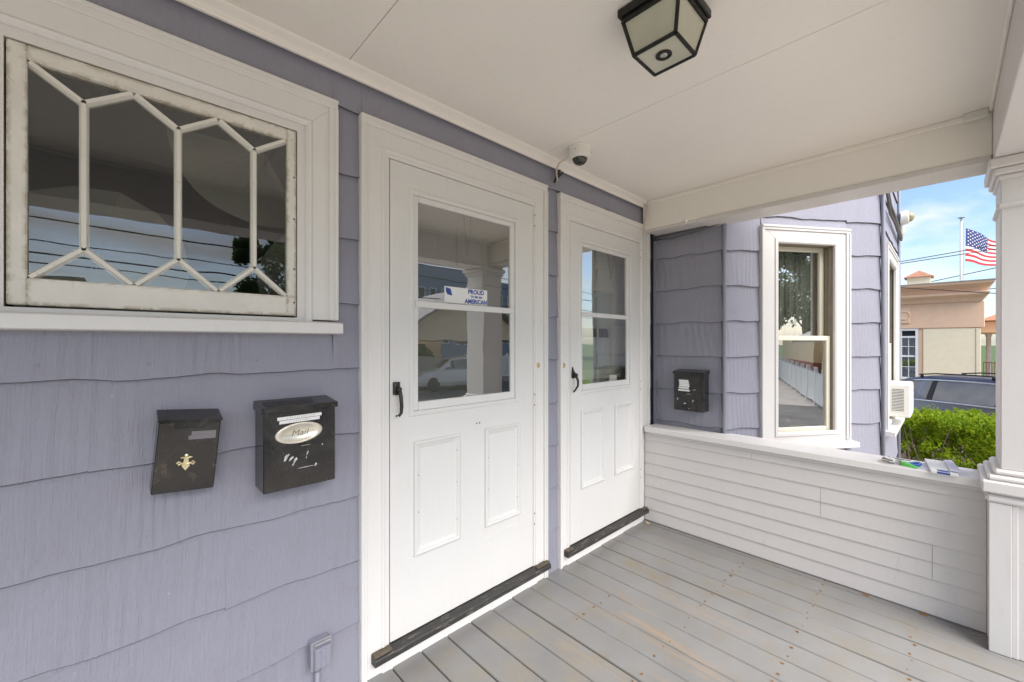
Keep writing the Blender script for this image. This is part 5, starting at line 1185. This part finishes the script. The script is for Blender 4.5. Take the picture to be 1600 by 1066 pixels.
# ------------------------------------------------------------------ across the street (seen mirrored in the glass)
gh = thing('house', 'tan gabled house with brick base mirrored in the first door', 'house', (15, -29, GZ))
MB().cube(9.6, 17.9, -33, -25, GZ, 0.25).build('brick_base', BRICKM, gh)
MB().cube(9.65, 17.85, -32.9, -25.05, 0.25, 1.6).build('wall', VINYL_T, gh)
gp = Plane((8.5, -24.6), (1, 0)); MB().prism(gp, [(0.5, 1.50), (10.1, 1.50), (5.3, 4.0)], -8.4, -0.35).build('gable', VINYL_T, gh)
for k in range(14):
    z = 1.55 + 0.17 * k; w = (4.0 - z) / 2.5 * 4.8
    if w > 0.3: MB().prism(gp, [(5.3 - w, z), (5.3 + w, z), (5.3 + w - 0.1, z + 0.03), (5.3 - w + 0.1, z + 0.03)], -0.35, -0.32).build('clapboard', VINYL_T, gh)
for (a, b_) in (((0.0, 1.38), (5.3, 4.14)), ((10.6, 1.38), (5.3, 4.14))):
    MB().prism(gp, [a, b_, (b_[0], b_[1] + 0.16), (a[0], a[1] + 0.16)], -9.0, -0.02).build('roof', ROOFG, gh)
    MB().prism(gp, [(a[0], a[1] - 0.06), (b_[0], b_[1] - 0.06), (b_[0], b_[1] + 0.17), (a[0], a[1] + 0.17)], -0.018, 0.04).build('bargeboard', FENCEW, gh)
for x in (12.2, 15.6):
    w_ = MB().frame(lambda a, z, o=0, x=x: Vector((x + a, -25.04 + o, z)), 0, 1.1, 0.3, 1.35, [(0, 0.0), (0.0, 0.05), (0.1, 0.05), (0.1, 0.0)]).build('window', FENCEW, gh)
    MB().cube(x + 0.1, x + 1.0, -25.045, -25.035, 0.4, 1.25).build('pane', DARKGL, w_)
ap = thing('apartment_building', 'blue, brown and white apartment block mirrored in the door glass', 'building', (34, -52, GZ))
def APX(x0, x1, z0, z1, mat, y=-45.0, d=12, nm='wing'): return MB().cube(x0, x1, y - d, y, z0, z1).build(nm, mat, ap)
segs_ = [(20, 27, GZ, 7.2, APT_T), (27, 38, GZ, 11.5, APT_B), (38, 41, GZ, 11.5, APT_W), (45.5, 62, GZ, 11.0, APT_W), (41, 45.5, GZ, 10.5, APT_B)]
for x0, x1, z0, z1, mt in segs_:
    wg = APX(x0, x1, z0, z1, mt)
    zf = 1.2
    while zf + 1.6 < z1:
        x = x0 + 0.5
        while x + 1.1 < x1:
            fr_ = MB().frame(lambda a, z, o=0, x=x, zf=zf: Vector((x + a, -44.99 + o, zf + z)), 0, 1.1, 0, 1.6, [(0, 0), (0, 0.06), (0.1, 0.06), (0.1, 0.0)]).build('window', FENCEW if mt is not APT_W else APT_B, wg)
            MB().cube(x + 0.1, x + 1.0, -44.992, -44.985, zf + 0.1, zf + 1.5).build('pane', DARKGL, wg)
            x += 1.9
        zf += 2.9
fb = thing('building', 'pale flat-roofed building mirrored low in the old leaded panes', 'building', (-4, -46, GZ))
MB().cube(-16, 6.5, -52, -46, GZ, 4.6).build('wall', APT_W, fb)
MB().cube(-16.2, 6.7, -52.2, -45.8, 4.6, 4.95).build('roof', ROOFG, fb)
MB().cube(-9.0, -2.0, -51, -46.5, 4.96, 6.6).build('upper_storey', VINYL_T, fb)
for k in range(7):
    w_ = MB().frame(lambda a, z, o=0, k=k: Vector((-14.5 + 3.0 * k + a, -45.99 + o, z)), 0, 1.5, 0.4, 2.4, [(0, 0.0), (0.0, 0.06), (0.12, 0.06), (0.12, 0.0)]).build('window', APT_T, fb)
    MB().cube(-14.38 + 3.0 * k, -13.12 + 3.0 * k, -45.995, -45.985, 0.52, 2.28).build('pane', DARKGL, w_)
vf = thing('fence', 'plain white panel fence behind the mirrored suv', 'fence', (16, -20.5, GZ))
for k in range(8):
    MB().cube(11.2 + 2.0 * k, 13.1 + 2.0 * k, -21.05, -21.0, GZ + 0.08, GZ + 1.55).build('panel', FENCEW, vf)
    MB().cube(13.1 + 2.0 * k, 13.2 + 2.0 * k, -21.08, -20.97, GZ, GZ + 1.72).build('post', FENCEW, vf)
pk = thing('picket_fence', 'white picket fence mirrored in the narrow bay window', 'fence', (8.3, -23, GZ))
y = -13.5; i = 0
while y > -31:
    x = 7.4 - (y + 13.5) * 0.095
    if i % 12 == 0: MB().cube(x - 0.06, x + 0.06, y - 0.06, y + 0.06, GZ, GZ + 1.5).build('post', FENCEW, pk)
    else: MB().prism(Plane((x - 0.012, y), (0, -1)), [(0, GZ + 0.1), (0.09, GZ + 0.1), (0.09, GZ + 1.22), (0.045, GZ + 1.32), (0, GZ + 1.22)], 0, 0.022).build('picket', FENCEW, pk)
    y -= 0.145; i += 1
for z in (0.35, 1.0): MB().tube([(7.42, -13.5, GZ + z), (7.42 + 17.5 * 0.095, -31, GZ + z)], 0.03, 4).build('rail', FENCEW, pk)
tw = thing('garden_wall', 'plain tan wall beyond the mirrored picket fence', 'wall', (12.0, -14.2, GZ))
MB().cube(9.9, 10.3, -24.5, -21.3, GZ, 2.6).build('wall', VINYL_T, tw)

def tree(loc, h, cr, seed, label, trunk=0.16):
    t = thing('tree', label, 'tree', loc, 'trees across the street'); r = random.Random(seed); b = Vector(loc)
    tr = MB(); tr.tube([b, b + Vector((0.05, 0, h * 0.25)), b + Vector((-0.05, 0.08, h * 0.5)), b + Vector((0, 0, h * 0.8))], [trunk * 1.3, trunk, trunk * 0.7, trunk * 0.25], 9)
    cl = []
    for k in range(26):
        a = r.uniform(0, 6.28); f = r.random() ** 0.5; zz = r.uniform(0.28, 1.0)
        rad = cr * f * math.sin(min(1, (1.05 - zz) * 2.0) * 1.57) ** 0.6
        c = b + Vector((math.cos(a) * rad, math.sin(a) * rad, h * zz)); cl.append((c, r.uniform(0.16, 0.30) * cr))
        if k < 12: s_ = b + Vector((0, 0, h * r.uniform(0.25, 0.6))); tr.tube([s_, (s_ + c) / 2 + Vector((0, 0, 0.2)), c], [trunk * 0.4, trunk * 0.25, trunk * 0.1], 5)
    tr.build('trunk', BARK, t, smooth=True)
    def fn(rr):
        c, q = rr.choice(cl); v = Vector((rr.gauss(0, 1), rr.gauss(0, 1), rr.gauss(0, 1))).normalized() * q * rr.random() ** 0.4; return c + v, v.normalized()
    m = MB(); leaf_cloud(m, fn, 11000, 0.17, seed); m.build('crown', LEAF_T, t, kind='stuff', recalc=False)
for i, (x, y, h, c, l_) in enumerate(((9.4, -37, 11.0, 4.0, 'broad tree mirrored at the left of the upper bay pane'), (12.4, -39, 12.5, 4.4, 'tallest tree mirrored over the picket fence'), (16.0, -38, 10.0, 3.6, 'tree mirrored behind the gabled house'), (19.5, -39, 9.0, 3.4, 'tree beside the mirrored apartment block'))):
    tree((x, y, GZ), h, c, 40 + i, l_)
bu = thing('bush', 'small leafy bush by the brick base of the mirrored gabled house', 'bush', (15.6, -24, GZ))
def bfn(rr):
    v = Vector((rr.gauss(0, 1), rr.gauss(0, 1), rr.gauss(0, 1))).normalized() * rr.random() ** 0.4; return (15.6 + v.x * 0.9, -24.0 + v.y * 0.8, GZ + 1.1 + v.z * 1.1), v
m = MB(); leaf_cloud(m, bfn, 2500, 0.09, 77); m.build('foliage', LEAF_T, bu, kind='stuff', recalc=False)
